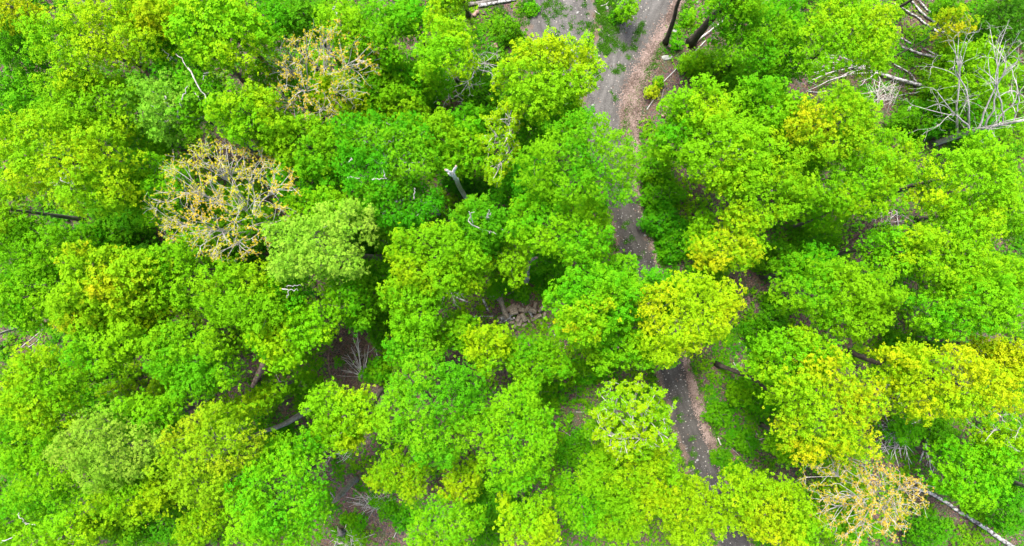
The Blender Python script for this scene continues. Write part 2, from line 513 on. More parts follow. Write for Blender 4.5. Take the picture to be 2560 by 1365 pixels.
def build_ground():
    c = np.concatenate([np.linspace(-800, -50, 14)[:-1], np.linspace(-50, 50, 221), np.linspace(50, 800, 14)[1:]])
    X, Y = np.meshgrid(c, c, indexing='ij')
    Z = gz(X, Y)
    n = len(c)
    i = np.arange(n - 1)[:, None] * n + np.arange(n - 1)[None]
    Q = np.stack([i, i + n, i + n + 1, i + 1], -1).reshape(-1, 4)
    m, nt, out = new_mat("forest_floor")
    N, L = nt.nodes.new, nt.links.new
    tc = N("ShaderNodeTexCoord")
    n1 = N("ShaderNodeTexNoise"); n1.inputs['Scale'].default_value = 0.55; n1.inputs['Detail'].default_value = 5
    n2 = N("ShaderNodeTexNoise"); n2.inputs['Scale'].default_value = 9.0; n2.inputs['Detail'].default_value = 6; n2.inputs['Roughness'].default_value = 0.75
    v = N("ShaderNodeTexVoronoi"); v.inputs['Scale'].default_value = 9.0
    for q in (n1, n2, v): L(tc.outputs['Object'], q.inputs['Vector'])
    c1 = N("ShaderNodeValToRGB")
    c1.color_ramp.elements[0].position, c1.color_ramp.elements[0].color = 0.35, (0.045, 0.030, 0.020, 1)
    c1.color_ramp.elements[1].position, c1.color_ramp.elements[1].color = 0.68, (0.170, 0.115, 0.088, 1)
    L(n2.outputs[0], c1.inputs[0])
    c2 = N("ShaderNodeValToRGB")
    c2.color_ramp.elements[0].position, c2.color_ramp.elements[0].color = 0.48, (0.0, 0.0, 0.0, 1)
    c2.color_ramp.elements[1].position, c2.color_ramp.elements[1].color = 0.66, (1, 1, 1, 1)
    L(n1.outputs[0], c2.inputs[0])
    mx = N("ShaderNodeMix"); mx.data_type = 'RGBA'
    L(c2.outputs[0], mx.inputs[0]); L(c1.outputs[0], mx.inputs[6])
    mx.inputs[7].default_value = (0.060, 0.085, 0.016, 1)
    mv = N("ShaderNodeMix"); mv.data_type = 'RGBA'; mv.blend_type = 'OVERLAY'; mv.inputs[0].default_value = 0.5
    L(mx.outputs[2], mv.inputs[6]); L(v.outputs['Color'], mv.inputs[7])
    hs = N("ShaderNodeHueSaturation"); hs.inputs['Saturation'].default_value = 0.75
    L(mv.outputs[2], hs.inputs['Color'])
    p = N("ShaderNodeBsdfPrincipled"); p.inputs['Roughness'].default_value = 0.95; p.inputs['Specular IOR Level'].default_value = 0.1
    L(hs.outputs[0], p.inputs['Base Color'])
    bp = N("ShaderNodeBump"); bp.inputs['Strength'].default_value = 0.6; bp.inputs['Distance'].default_value = 0.08
    L(n2.outputs[0], bp.inputs['Height']); L(bp.outputs[0], p.inputs['Normal']); L(p.outputs[0], out.inputs[0])
    g = mesh_obj("ground", np.stack([X, Y, Z], -1).reshape(-1, 3), Q, [m], smooth=True)
    tag(g, "brown leaf-littered forest floor under and between the trees", "ground", kind='structure')


def gravel_material(name, lo, hi):
    m, nt, out = new_mat(name)
    N, L = nt.nodes.new, nt.links.new
    tc = N("ShaderNodeTexCoord")
    ac = N("ShaderNodeAttribute"); ac.attribute_name = "across"
    al = N("ShaderNodeAttribute"); al.attribute_name = "along"
    # streaks that run along the track
    cb = N("ShaderNodeCombineXYZ")
    ma = N("ShaderNodeMath"); ma.operation = 'MULTIPLY'; ma.inputs[1].default_value = 3.2
    mb = N("ShaderNodeMath"); mb.operation = 'MULTIPLY'; mb.inputs[1].default_value = 0.75
    L(ac.outputs['Fac'], ma.inputs[0]); L(al.outputs['Fac'], mb.inputs[0])
    L(ma.outputs[0], cb.inputs[0]); L(mb.outputs[0], cb.inputs[1])
    ns = N("ShaderNodeTexNoise"); ns.inputs['Scale'].default_value = 1.0; ns.inputs['Detail'].default_value = 5
    L(cb.outputs[0], ns.inputs['Vector'])
    nf = N("ShaderNodeTexNoise"); nf.inputs['Scale'].default_value = 14.0; nf.inputs['Detail'].default_value = 7; nf.inputs['Roughness'].default_value = 0.8
    nb = N("ShaderNodeTexNoise"); nb.inputs['Scale'].default_value = 0.8; nb.inputs['Detail'].default_value = 4
    L(tc.outputs['Object'], nf.inputs['Vector']); L(tc.outputs['Object'], nb.inputs['Vector'])
    a1 = N("ShaderNodeMath"); a1.operation = 'MULTIPLY_ADD'; a1.inputs[1].default_value = 0.30
    L(ns.outputs[0], a1.inputs[0]); 
    a2 = N("ShaderNodeMath"); a2.operation = 'MULTIPLY'; a2.inputs[1].default_value = 0.55
    L(nf.outputs[0], a2.inputs[0]); L(a2.outputs[0], a1.inputs[2])
    a3 = N("ShaderNodeMath"); a3.operation = 'MULTIPLY_ADD'; a3.inputs[1].default_value = 0.2
    L(nb.outputs[0], a3.inputs[0]); L(a1.outputs[0], a3.inputs[2])
    cr = N("ShaderNodeValToRGB")
    cr.color_ramp.elements[0].position, cr.color_ramp.elements[0].color = 0.40, rgb(lo)
    cr.color_ramp.elements[1].position, cr.color_ramp.elements[1].color = 0.68, rgb(hi)
    L(a3.outputs[0], cr.inputs[0])
    # two packed wheel tracks, and darker soil with painted canopy shade further along
    rt = N("ShaderNodeAttribute"); rt.attribute_name = "rut"
    r1 = N("ShaderNodeMix"); r1.data_type = 'RGBA'; r1.blend_type = 'MULTIPLY'; r1.inputs[7].default_value = (0.62, 0.60, 0.58, 1)
    rm = N("ShaderNodeMath"); rm.operation = 'MULTIPLY'; L(rt.outputs['Fac'], rm.inputs[0]); L(nb.outputs[0], rm.inputs[1])
    L(rm.outputs[0], r1.inputs[0]); L(cr.outputs[0], r1.inputs[6])
    soil_shade = N("ShaderNodeMapRange"); soil_shade.inputs[1].default_value = 13.0; soil_shade.inputs[2].default_value = 19.0
    L(al.outputs['Fac'], soil_shade.inputs[0])
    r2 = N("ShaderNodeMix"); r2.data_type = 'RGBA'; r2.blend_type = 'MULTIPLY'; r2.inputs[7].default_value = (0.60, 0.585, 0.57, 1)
    L(soil_shade.outputs[0], r2.inputs[0]); L(r1.outputs[2], r2.inputs[6])
    # pale stones
    v = N("ShaderNodeTexVoronoi"); v.inputs['Scale'].default_value = 5.0
    L(tc.outputs['Object'], v.inputs['Vector'])
    sc = N("ShaderNodeSeparateColor"); L(v.outputs['Color'], sc.inputs[0])
    g1 = N("ShaderNodeMath"); g1.operation = 'GREATER_THAN'; g1.inputs[1].default_value = 0.86
    L(sc.outputs[0], g1.inputs[0])
    g2 = N("ShaderNodeMath"); g2.operation = 'LESS_THAN'; g2.inputs[1].default_value = 0.26
    L(v.outputs['Distance'], g2.inputs[0])
    g3 = N("ShaderNodeMath"); g3.operation = 'MULTIPLY'; L(g1.outputs[0], g3.inputs[0]); L(g2.outputs[0], g3.inputs[1])
    st = N("ShaderNodeMix"); st.data_type = 'RGBA'; st.inputs[7].default_value = (0.30, 0.285, 0.25, 1)
    L(g3.outputs[0], st.inputs[0]); L(r2.outputs[2], st.inputs[6])
    # blend to forest litter towards the ragged edge
    ed = N("ShaderNodeAttribute"); ed.attribute_name = "edge"
    e1 = N("ShaderNodeMath"); e1.operation = 'MULTIPLY_ADD'; e1.inputs[1].default_value = 1.0
    L(ed.outputs['Fac'], e1.inputs[0])
    e2 = N("ShaderNodeMath"); e2.operation = 'SUBTRACT'; e2.inputs[1].default_value = 0.5
    nm = N("ShaderNodeTexNoise"); nm.inputs['Scale'].default_value = 1.6; nm.inputs['Detail'].default_value = 6; nm.inputs['Roughness'].default_value = 0.7
    L(tc.outputs['Object'], nm.inputs['Vector']); L(nm.outputs[0], e2.inputs[0]); L(e2.outputs[0], e1.inputs[2])
    e3 = N("ShaderNodeMapRange"); e3.inputs[1].default_value = 0.62; e3.inputs[2].default_value = 0.90
    L(e1.outputs[0], e3.inputs[0])
    lc = N("ShaderNodeValToRGB")
    lc.color_ramp.elements[0].position, lc.color_ramp.elements[0].color = 0.36, (0.075, 0.052, 0.036, 1)
    lc.color_ramp.elements[1].position, lc.color_ramp.elements[1].color = 0.66, (0.23, 0.165, 0.13, 1)
    L(nf.outputs[0], lc.inputs[0])
    mm = N("ShaderNodeMix"); mm.data_type = 'RGBA'
    L(e3.outputs[0], mm.inputs[0]); L(st.outputs[2], mm.inputs[6]); L(lc.outputs[0], mm.inputs[7])
    p = N("ShaderNodeBsdfPrincipled"); p.inputs['Roughness'].default_value = 0.95; p.inputs['Specular IOR Level'].default_value = 0.1
    L(mm.outputs[2], p.inputs['Base Color'])
    bp = N("ShaderNodeBump"); bp.inputs['Strength'].default_value = 0.5; bp.inputs['Distance'].default_value = 0.05
    L(nf.outputs[0], bp.inputs['Height']); L(bp.outputs[0], p.inputs['Normal']); L(p.outputs[0], out.inputs[0])
    return m


def build_strip(name, S, z, mat, label, cols=26, rut=0.05, seed=1):
    n = len(S)
    tan = nrm(np.gradient(S[:, :2], axis=0)); side = np.stack([tan[:, 1], -tan[:, 0]], -1)
    along = np.concatenate([[0], np.cumsum(np.linalg.norm(np.diff(S[:, :2], axis=0), axis=1))])
    u = np.linspace(-1, 1, cols)
    wl = S[:, 2] * (1.12 + 0.5 * (fbm(along / 1.1 + seed, along * 0 + 3) - 0.5))
    wr = S[:, 2] * (1.12 + 0.5 * (fbm(along / 1.1 + seed + 40, along * 0 + 9) - 0.5))
    w = np.where(u[None] < 0, wl[:, None], wr[:, None]) * u[None]
    P = S[:, None, :2] + w[..., None] * side[:, None]
    zz = z + 0.02 * (1 - u[None] ** 2) - rut * 0.4 * (np.exp(-((np.abs(u[None]) - 0.45) / 0.16) ** 2)) * 0.4 + 0 * w
    zz = np.maximum(zz, z)
    V = np.concatenate([P, zz[..., None]], -1).reshape(-1, 3)
    i = np.arange(n - 1)[:, None] * cols + np.arange(cols - 1)[None]
    Q = np.stack([i, i + 1, i + cols + 1, i + cols], -1).reshape(-1, 4)
    # the strip must face up
    a, b, c = V[Q[0, 0]], V[Q[0, 1]], V[Q[0, 2]]
    if np.cross(b - a, c - a)[2] < 0: Q = Q[:, ::-1]
    at_ = dict(rut=np.repeat(np.exp(-((np.abs(u) - 0.48) / 0.15) ** 2)[None], n, 0).ravel(), edge=np.repeat(np.abs(u)[None], n, 0).ravel(), across=w.ravel(), along=np.repeat(along[:, None], cols, 1).ravel())
    o = mesh_obj(name, V, Q, [mat], attrs=at_, smooth=True)
    tag(o, label, "track", kind='structure')


build_ground()
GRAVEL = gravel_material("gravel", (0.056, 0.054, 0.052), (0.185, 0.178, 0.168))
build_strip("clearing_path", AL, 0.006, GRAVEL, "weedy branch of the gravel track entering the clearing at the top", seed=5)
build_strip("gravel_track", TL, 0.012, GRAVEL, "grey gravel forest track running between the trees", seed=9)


# ------------------------------------------------------------------ trees
RS = np.random.default_rng


def crown_geom(px, py, rx, ry, ztop, st):
    z0 = ztop * 0.85
    ax, ay = 1.03 * pxm(rx, z0), 1.03 * pxm(ry, z0)
    depth = min(st.get('dep', 0.7) * (ax + ay) / 2, 0.42 * ztop)
    zc = ztop - depth - 0.3 * st['cr']
    cc = at(px, py, zc + 0.35 * depth)
    cc[2] = zc
    return cc, max(0.35, ax - 0.75 * st['cr']), max(0.35, ay - 0.75 * st['cr']), depth


def tree(px, py, rx, ry, ztop, style, pal, mix, label, base=None, path=None, bark='grey', name='broadleaf_tree', rot=0.0, group='broadleaf trees of the wood',
         rad=None, dead=None, per=4, open_=1.0, cscale=1.0):
    rng = RS(int(px * 7 + py * 13 + ztop * 100) % 100003)
    st = dict(STY[style]); st['sp'] *= open_
    q = rng.uniform(0.86, 1.22); st['L'] *= q; st['cr'] *= 0.4 + 0.6 * q; st['dens'] /= q ** 1.3
    cc, ax, ay, depth = crown_geom(px, py, rx, ry, ztop, st)
    K = clump_centres(rng, ax, ay, rot, depth, st) + cc
    if base is not None: b = at(*base)
    elif path is not None: b = at(path[0][0], path[0][1], 0)
    else: b = np.array([cc[0] + rng.normal(0, 0.35), cc[1] + rng.normal(0, 0.35), 0])
    b[2] = float(gz(b[0], b[1])) - 0.05
    top = cc + np.array([0, 0, depth * 0.55])
    P = None
    if path is not None:
        P = [b] + [at(*q) for q in path[1:]] + [top]
    tr = trunk_line(rng, b, top, P)
    R0 = rad if rad else 0.05 + 0.011 * ztop + 0.014 * (ax + ay) / 2
    trad = np.linspace(R0, R0 * 0.28, len(tr)); trad[0] *= 1.35
    o = thing(name, b, label, 'tree', group)
    tb = Tubes()
    tb.add(tr, trad, 8, rng, 0.04)
    k1 = int(np.clip(len(K) / 30, 4, 12))
    skeleton(rng, tb, tr, trad, K - np.array([0, 0, 0.62]), k1, 5, start=(0.40, 0.92), frac=0.30)
    tb.obj('trunk', BARK['limb' if bark == 'grey' and path is None else bark], o)
    V, T, t = foliage(rng, K, st, mix, per, cscale)
    mesh_obj('crown', V, T, [LEAF[pal]], o, attr=t)
    if dead:
        for q in dead:
            td = Tubes()
            pts = spline([at(w[0], w[1], w[2] - 0.05) for w in q], 10)
            pts[1:-1] += rng.normal(0, 0.05, (8, 3))
            r0 = 0.78 * (q[0][3] if len(q[0]) > 3 else 0.05)
            td.add(pts, np.linspace(r0, 0.016, 10), 5)
            td.obj('dead_branch', BARK['dead'], o)
    return o


def bare_tree(px, py, rx, ry, ztop, pal, mix, label, base, fork=0.35, k1=7, k2=6, leafy=1.0, bark='twig', name='budding_tree', group='trees just coming into bud',
              sp=0.50, L=0.13, path=None, rad=0.22, rtwig=0.014, tips=620, side_twigs=3, steep=0.9, rise=0.05):
    rng = RS(int(px * 3 + py * 5 + ztop * 100) % 100003)
    st = dict(cr=0.55, sp=sp / 0.55, fl=1, dens=1, L=L, lob=1.1, fill=0.30)
    cc, ax, ay, depth = crown_geom(px, py, rx, ry, ztop, st)
    K = clump_centres(rng, ax, ay, 0, depth, st, tips) + cc
    b = at(base[0], base[1], 0)
    b[2] = float(gz(b[0], b[1])) - 0.05
    if path is not None:
        tr = spline([b] + [at(*q) for q in path], 14)
    else:
        top = np.array([b[0] * 0.35 + cc[0] * 0.65, b[1] * 0.35 + cc[1] * 0.65, cc[2] + depth * 0.2])
        tr = spline([b, b + (top - b) * 0.5 + np.array([0, 0, 0.3]), top], 14)
    trad = np.linspace(rad, rad * 0.35, 14); trad[0] *= 1.3
    o = thing(name, b, label, 'tree', group)
    tb = Tubes()
    tb.add(tr, trad, 8, rng, 0.04)
    tb.obj('trunk', BARK['grey' if bark == 'twig' else bark], o)
    tb = Tubes()
    tw = skeleton(rng, tb, tr, trad, K, k1, k2, rtwig=rtwig, start=(fork, 0.95), wiggle=0.07, steep=steep, rise=rise)
    cen, nor = [], []
    for q in tw:
        ln = np.linalg.norm(q[-1] - q[0])
        for _ in range(side_twigs):
            s = q[rng.integers(1, 4)]
            e = s + nrm(nrm(q[-1] - q[0]) + 0.8 * rng.standard_normal(3)) * rng.uniform(0.35, 0.8) * min(1.2, max(0.4, ln))
            tb.add(np.array([s, (s + e) / 2 + rng.normal(0, 0.03, 3), e]), [rtwig * 0.7, rtwig * 0.55, rtwig * 0.45], 3, cap=False)
            nb = rng.integers(2, 5)
            for f in rng.uniform(0.25, 1.05, nb):
                cen.append(s + (e - s) * f + rng.normal(0, 0.06, 3)); nor.append(nrm(e - s) * 0.4 + np.array([0, 0, 0.8]))
        for f in rng.uniform(0.55, 1.05, 3):
            cen.append(q[0] + (q[-1] - q[0]) * f + rng.normal(0, 0.06, 3)); nor.append(np.array([0, 0, 1.0]))
    tb.obj('branches', BARK[bark], o)
    if leafy > 0:
        cen, nor = np.array(cen), nrm(np.array(nor))
        keep = rng.random(len(cen)) < leafy
        cen, nor = cen[keep], nrm(nor[keep] + 0.4 * rng.standard_normal((keep.sum(), 3)))
        V, T, rid = rosettes(cen, nor, rng, L, 4)
        pz = fbm(cen[:, 0] / 2 + 9, cen[:, 1] / 2 + 4)
        t = np.clip((pz - 0.5) * 2 + mix + rng.normal(0, 0.2, len(cen)), 0, 1)
        mesh_obj('young_leaves', V, T, [LEAF[pal]], o, attr=t[rid])
    return o


SHRUBS = 'shrubs and saplings of the understorey'
def shrub(px, py, rx, ry, ztop, pal, mix, label, style='fine', name='shrub', cat='shrub', group=SHRUBS, open_=1.0):
    rng = RS(int(px * 11 + py * 17) % 100003)
    st = dict(STY[style]); sc = 0.62 if ztop < 3.2 else 0.8
    st['cr'] *= 0.9; st['dens'] *= 1.1; st['sp'] *= open_
    z0 = ztop * 0.7
    ax, ay = max(0.2, pxm(rx, z0) - 0.6 * st['cr']), max(0.2, pxm(ry, z0) - 0.6 * st['cr'])
    depth = min(0.7 * (ax + ay) / 2 + 0.1, 0.6 * ztop)
    cc = at(px, py, z0); cc[2] = ztop - depth
    K = clump_centres(rng, ax, ay, 0, depth, st, 260) + cc
    K[:, 2] = np.maximum(K[:, 2], 0.25)
    b = np.array([cc[0], cc[1], 0.0]); b[2] = float(gz(b[0], b[1])) - 0.03
    o = thing(name, b, label, cat, group)
    tb = Tubes()
    tr = trunk_line(rng, b, cc + np.array([0, 0, depth * 0.5]), None, 8)
    trad = np.linspace(0.05 + 0.008 * ztop, 0.025, 8)
    tb.add(tr, trad, 6)
    skeleton(rng, tb, tr, trad, K, int(np.clip(len(K) / 16, 2, 7)), 4, rtwig=0.009, start=(0.1, 0.9), sides=(4, 3, 3), frac=0.4)
    tb.obj('stem', BARK['limb'], o)
    V, T, t = foliage(rng, K, st, mix, 4, 1.0, 1.2)
    mesh_obj('foliage', V, T, [LEAF[pal]], o, attr=t)
    return o

T = tree
# ---- upper left quarter
T(210, 92, 158, 112, 15.5, 'maple', 'lime', 0.45, "wide yellow-green tree, second crown in from the upper left corner", rot=0.3)
T(12, 8, 62, 48, 15.0, 'airy', 'yellow', 0.5, "yellow tree whose crown is cut by the upper left corner")
T(25, 110, 70, 60, 11.5, 'maple', 'mid', 0.4, "deep green tree on the edge just below the yellow corner tree")
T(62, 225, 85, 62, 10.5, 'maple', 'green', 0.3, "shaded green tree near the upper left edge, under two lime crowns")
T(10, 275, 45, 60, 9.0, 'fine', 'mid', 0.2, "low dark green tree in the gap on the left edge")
T(372, 28, 78, 55, 14.5, 'airy', 'yellow', 0.15, "bright yellow-green tree on the top edge right of the wide corner crown", open_=0.72)
T(545, 68, 118, 98, 15.0, 'layer', 'lime', 0.45, "yellow-green tree with ridged layers of leaves on the top edge", rot=-0.6)
T(660, 40, 62, 62, 12.5, 'fine', 'green', 0.3, "green tree on the top edge above the upper orange-budded tree")
T(205, 262, 132, 92, 14.2, 'maple', 'lime', 0.10, "green-lime tree sandwiched between the two largest crowns of the left side")
T(130, 395, 172, 128, 16.0, 'maple', 'lime', 0.28, "largest bright lime crown at the left edge, lone grey trunk below it")
T(-42, 515, 72, 66, 12.5, 'maple', 'lime', 0.2, "lime tree cut by the left edge, standing on the lone straight grey trunk", path=[(202, 548, 0), (100, 534, 5.0)], rad=0.2)
T(432, 145, 84, 72, 12.6, 'fine', 'green', 0.35, "fine-leaved green birch above the pale birch with white dead limbs", bark='birch', name='birch_tree', group='birches',
  dead=[[(405, 120, 12.4, .05), (420, 140, 12.6), (424, 152, 12.5)], [(440, 135, 12.6, .05), (462, 160, 12.6), (470, 175, 12.4)]])
T(400, 262, 90, 82, 13.6, 'fine', 'pale', 0.25, "pale birch streaked with bare white limbs, inside the upper left woods", bark='birch', name='birch_tree', group='birches',
  dead=[[(446, 295, 12.6, .08), (452, 250, 13.5), (470, 215, 14.0)], [(376, 262, 13.2, .06), (388, 272, 13.6)], [(413, 240, 13.4, .06), (422, 270, 13.5)],
        [(398, 305, 12.6, .07), (425, 303, 13.0)]])
T(492, 250, 52, 78, 12.8, 'fine', 'green', 0.40, "narrow green birch with a long crooked white stem, beside the pale birch", bark='birch', name='birch_tree', group='birches',
  dead=[[(470, 170, 13.0, .07), (485, 188, 13.1), (500, 225, 13.1), (513, 240, 12.8), (510, 275, 12.6), (520, 305, 12.0)], [(485, 228, 13.0, .05), (500, 250, 12.9)],
        [(508, 200, 12.9, .04), (512, 185, 13.2), (524, 181, 13.4)]])
T(375, 345, 62, 50, 10.0, 'fine', 'green', 0.3, "low green tree below the pale birch, above a dark gap")
T(605, 272, 92, 82, 14.0, 'maple', 'lime', 0.15, "rounded lime tree between the pale birch and the upper orange-budded tree")
T(380, 468, 78, 92, 12.0, 'fine', 'green', 0.35, "green birch forked into white trunks, beside the lower orange-budded tree", bark='birch', path=[(408, 563, 0), (377, 526, 4.5)], name='birch_tree', group='birches')
T(262, 470, 75, 55, 13.0, 'airy', 'lime', 0.3, "thin lime branch-end crown right of the lone grey trunk")
T(770, 365, 108, 76, 12.0, 'maple', 'green', 0.45, "green tree between the two orange-budded trees and their upper right")
T(762, 462, 92, 70, 10.5, 'maple', 'green', 0.25, "mid green tree just right of the lower orange-budded tree")
T(680, 330, 70, 50, 11.5, 'fine', 'lime', 0.25, "lime tree tucked directly under the upper orange-budded tree")
T(715, 215, 95, 80, 9.5, 'fine', 'green', 0.45, "green tree showing through the bare twigs of the upper orange-budded tree")
T(850, 235, 80, 60, 9.5, 'maple', 'lime', 0.2, "lime-green low tree at the right skirt of the upper orange-budded tree")
T(850, 60, 62, 72, 12.0, 'fine', 'green', 0.5, "pale feathery birch on the top edge with two white twigs", bark='birch', name='birch_tree', group='birches',
  dead=[[(832, 25, 12.3, .05), (838, 15, 12.8)], [(838, 30, 12.2, .05), (842, 42, 12.0)], [(900, 75, 11, .06), (904, 50, 11.8)]])
T(760, 35, 70, 50, 11.0, 'maple', 'mid', 0.5, "darker green tree on the top edge between two feathery birches")
T(952, 65, 78, 85, 12.0, 'maple', 'green', 0.45, "fresh green tree on the top edge, left of the dark leafy hole")
T(1020, 30, 60, 45, 11.0, 'maple', 'green', 0.6, "yellowish green tree on the top edge over the dark leafy hole")
T(1112, 95, 78, 92, 12.6, 'maple', 'lime', 0.30, "lime tree on the border of the weedy clearing, left of the stump logs")
T(1128, -62, 62, 72, 12.5, 'maple', 'lime', 0.5, "yellow-green crown cut by the top edge over a slim dark trunk", path=[(1171, 40, 0), (1160, 2, 4.5)], bark='dark', rad=0.20)
T(935, 150, 66, 52, 9.5, 'maple', 'green', 0.5, "green tree at the left rim of the dark leafy hole")
T(960, 210, 90, 62, 9.0, 'maple', 'green', 0.45, "knobbly green tree between the upper orange-budded tree and the fallen rotten log")
T(1062, 190, 62, 52, 8.0, 'layer', 'green', 0.30, "small spreading green tree beside the grey dead tree")
T(1005, 268, 62, 46, 8.0, 'maple', 'green', 0.50, "low green tree above the large fine-leaved birch, below the rotten logs")
# ---- upper middle
T(962, 392, 128, 112, 13.0, 'fine', 'jade', 0.30, "large fine-leaved green birch left of the broken white snag", bark='birch', name='birch_tree', group='birches',
  dead=[[(870, 443, 12.4, .07), (900, 445, 12.9)], [(966, 446, 12.7, .06), (958, 425, 13.4)], [(930, 449, 12.6, .05), (962, 446, 12.8)], [(872, 405, 12.6, .04), (880, 398, 12.9)]])
T(1075, 328, 72, 60, 11.5, 'maple', 'green', 0.55, "yellowish green tree behind the large fine-leaved birch")
T(1152, 366, 62, 76, 10.0, 'maple', 'green', 0.25, "green tree directly behind the broken white snag")
T(1160, 300, 55, 42, 9.0, 'maple', 'green', 0.35, "green tree on the far side of the brown brush hollow")
T(990, 505, 112, 66, 11.5, 'fine', 'jade', 0.25, "fine green birch with a leaning white trunk, under the large birch", bark='birch', path=[(1098, 534, 0), (1040, 498, 8.0)], name='birch_tree', group='birches',
  dead=[[(1035, 498, 11.0, .06), (1036, 470, 12)], [(1060, 502, 8, .05), (1078, 500, 9)]], rad=0.20)
T(1206, 564, 90, 74, 12.0, 'fine', 'jade', 0.30, "green tree carrying antler-shaped white dead twigs, below the snag", bark='birch',
  dead=[[(1210, 574, 11.6, .075), (1184, 562, 12.6), (1170, 545, 13.0), (1186, 530, 13.6)], [(1182, 558, 12.6, .05), (1176, 540, 13.4), (1172, 528, 13.8)],
        [(1215, 548, 12.2, .05), (1228, 532, 13.0)], [(1216, 548, 12.2, .045), (1222, 524, 13.2)], [(1212, 575, 11.8, .05), (1240, 585, 12.4)]])
T(1372, 178, 130, 98, 14.0, 'maple', 'lime', 0.40, "yellow-green tree overhanging the gravel track beside the weedy clearing", rot=0.4)
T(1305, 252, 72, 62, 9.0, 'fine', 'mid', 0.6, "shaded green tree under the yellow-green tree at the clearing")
T(1392, 292, 72, 52, 11.0, 'maple', 'green', 0.4, "green tree between the clearing's yellow-green tree and the big trackside maple")
T(1450, 392, 152, 122, 16.0, 'broc', 'green', 0.62, "biggest round maple crown overhanging the gravel track, yellow-flecked top")
T(1400, 560, 128, 98, 13.0, 'maple', 'green', 0.45, "bright green tree immediately below the biggest trackside maple")
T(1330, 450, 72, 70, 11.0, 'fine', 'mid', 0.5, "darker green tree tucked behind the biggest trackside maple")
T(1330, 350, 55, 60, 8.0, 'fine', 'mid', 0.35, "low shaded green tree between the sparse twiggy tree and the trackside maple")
bare_tree(1250, 352, 62, 112, 12.5, 'lime', 0.3, "sparse half-leafed tree with grey twigs, right of the brown brush hollow", (1296, 385), fork=0.5, k1=8, k2=6, leafy=0.95, sp=0.58, L=0.135, tips=300,
          group='half-leafed trees', name='half_leafed_tree')
T(1270, 450, 45, 60, 7.0, 'fine', 'mid', 0.15, "dark green low tree in the shadow right of the snag")
# ---- centre
T(785, 600, 136, 98, 14.0, 'fine', 'pale', 0.45, "mint-pale crown right of the lower orange-budded tree, grey trunk showing", path=[(957, 645, 0), (900, 640, 5.5), (835, 625, 10)], rad=0.27)
T(800, 520, 80, 50, 12.0, 'fine', 'green', 0.55, "green tree behind the mint-pale crown, toward the large birch")
T(1090, 642, 122, 92, 13.5, 'maple', 'lime', 0.18, "bright lime tree in the middle of the picture, above the firewood heap's dead limbs")
T(1026, 770, 76, 84, 12.0, 'spray', 'lime', 0.20, "feathery lime tree left of the firewood heap, on a brushy gap", open_=0.8)
T(1158, 676, 70, 60, 11.0, 'spray', 'lime', 0.05, "thin-leaved green tree between the bright middle tree and the firewood heap", open_=0.8)
T(1286, 655, 42, 66, 10.5, 'spray', 'lime', 0.05, "slender leafy tree just left of the forked birch stump")
T(1215, 605, 60, 50, 9.0, 'fine', 'mid', 0.5, "shaded green tree under the white antler twigs")
T(905, 760, 60, 72, 8.0, 'maple', 'mid', 0.65, "low green tree between the mint-pale crown and the brush of dead stems")
T(850, 740, 62, 62, 10.0, 'spray', 'green', 0.5, "spray-leaved green tree directly under the mint-pale crown")
T(958, 690, 42, 50, 6.0, 'fine', 'mid', 0.45, "little green tree in the gap left of the bright middle tree")
T(1480, 765, 114, 108, 14.0, 'maple', 'green', 0.35, "green maple with a yellow streak, right of the firewood heap")
T(1475, 800, 70, 58, 14.6, 'airy', 'gold', 0.25, "yellow-topped slim tree growing through the maple by the firewood heap", rad=0.13)
T(1545, 690, 62, 55, 10.0, 'maple', 'jade', 0.3, "jade green tree at the track's left side above the bend's canopy gap")
T(1545, 868, 72, 62, 11.0, 'maple', 'green', 0.35, "green tree reaching over the track between two yellow-streaked crowns")
T(1640, 745, 66, 70, 11.5, 'maple', 'jade', 0.40, "jade crown stretching right across the gravel track")
T(1735, 800, 128, 112, 14.5, 'maple', 'yellow', 0.14, "golden-edged crown on the far side of the track with a grey limb showing", path=[(1640, 765, 0), (1690, 788, 6)])
T(1640, 870, 58, 50, 11.0, 'maple', 'green', 0.5, "green lobe-crowned tree covering the track below the golden-edged crown")
T(1068, 1032, 136, 130, 15.5, 'broc', 'jade', 0.22, "large blue-green cauliflower-like crown in the lower middle")
T(1282, 1098, 110, 130, 15.0, 'broc', 'green', 0.65, "big lime-tipped cauliflower-like crown right of the blue-green one")
T(1030, 872, 76, 46, 11.0, 'maple', 'jade', 0.30, "blue-green tree peeping out above the cauliflower-like crown")
T(1216, 880, 56, 66, 11.0, 'maple', 'lime', 0.30, "narrow yellow-green tree above the pair of cauliflower-like crowns")
T(1130, 835, 66, 46, 9.0, 'fine', 'green', 0.45, "green tree below the feathery tree and left of the firewood heap")
T(1345, 910, 82, 60, 10.0, 'spray', 'green', 0.6, "fine spray-leaved tree below the firewood heap", open_=0.8)
T(1255, 868, 46, 24, 8.0, 'maple', 'green', 0.5, "small green tree on the near side of the firewood heap")
T(858, 1040, 92, 66, 12.5, 'maple', 'lime', 0.15, "lime tree touching the blue-green crown, end of the curved grey trunk")
T(835, 1095, 62, 38, 10.5, 'airy', 'lime', 0.4, "small sparse lime tree with dead twigs under the lime tree", open_=0.8, dead=[[(882, 1065, 10, .05), (850, 1085, 10.8), (815, 1092, 11)]])
T(988, 1190, 76, 58, 10.5, 'fine', 'lime', 0.15, "fine yellow-green tree under the blue-green crown's lower rim")
T(1152, 1205, 52, 56, 11.0, 'maple', 'lime', 0.35, "small yellow-green tree below the two cauliflower-like crowns")
T(1112, 1325, 98, 74, 13.0, 'broc', 'green', 0.45, "bumpy bright green crown cut by the bottom edge, in the middle")
T(1322, 1318, 78, 62, 13.0, 'maple', 'lime', 0.42, "yellow-lime crown cut by the bottom edge, right of the bumpy green one")
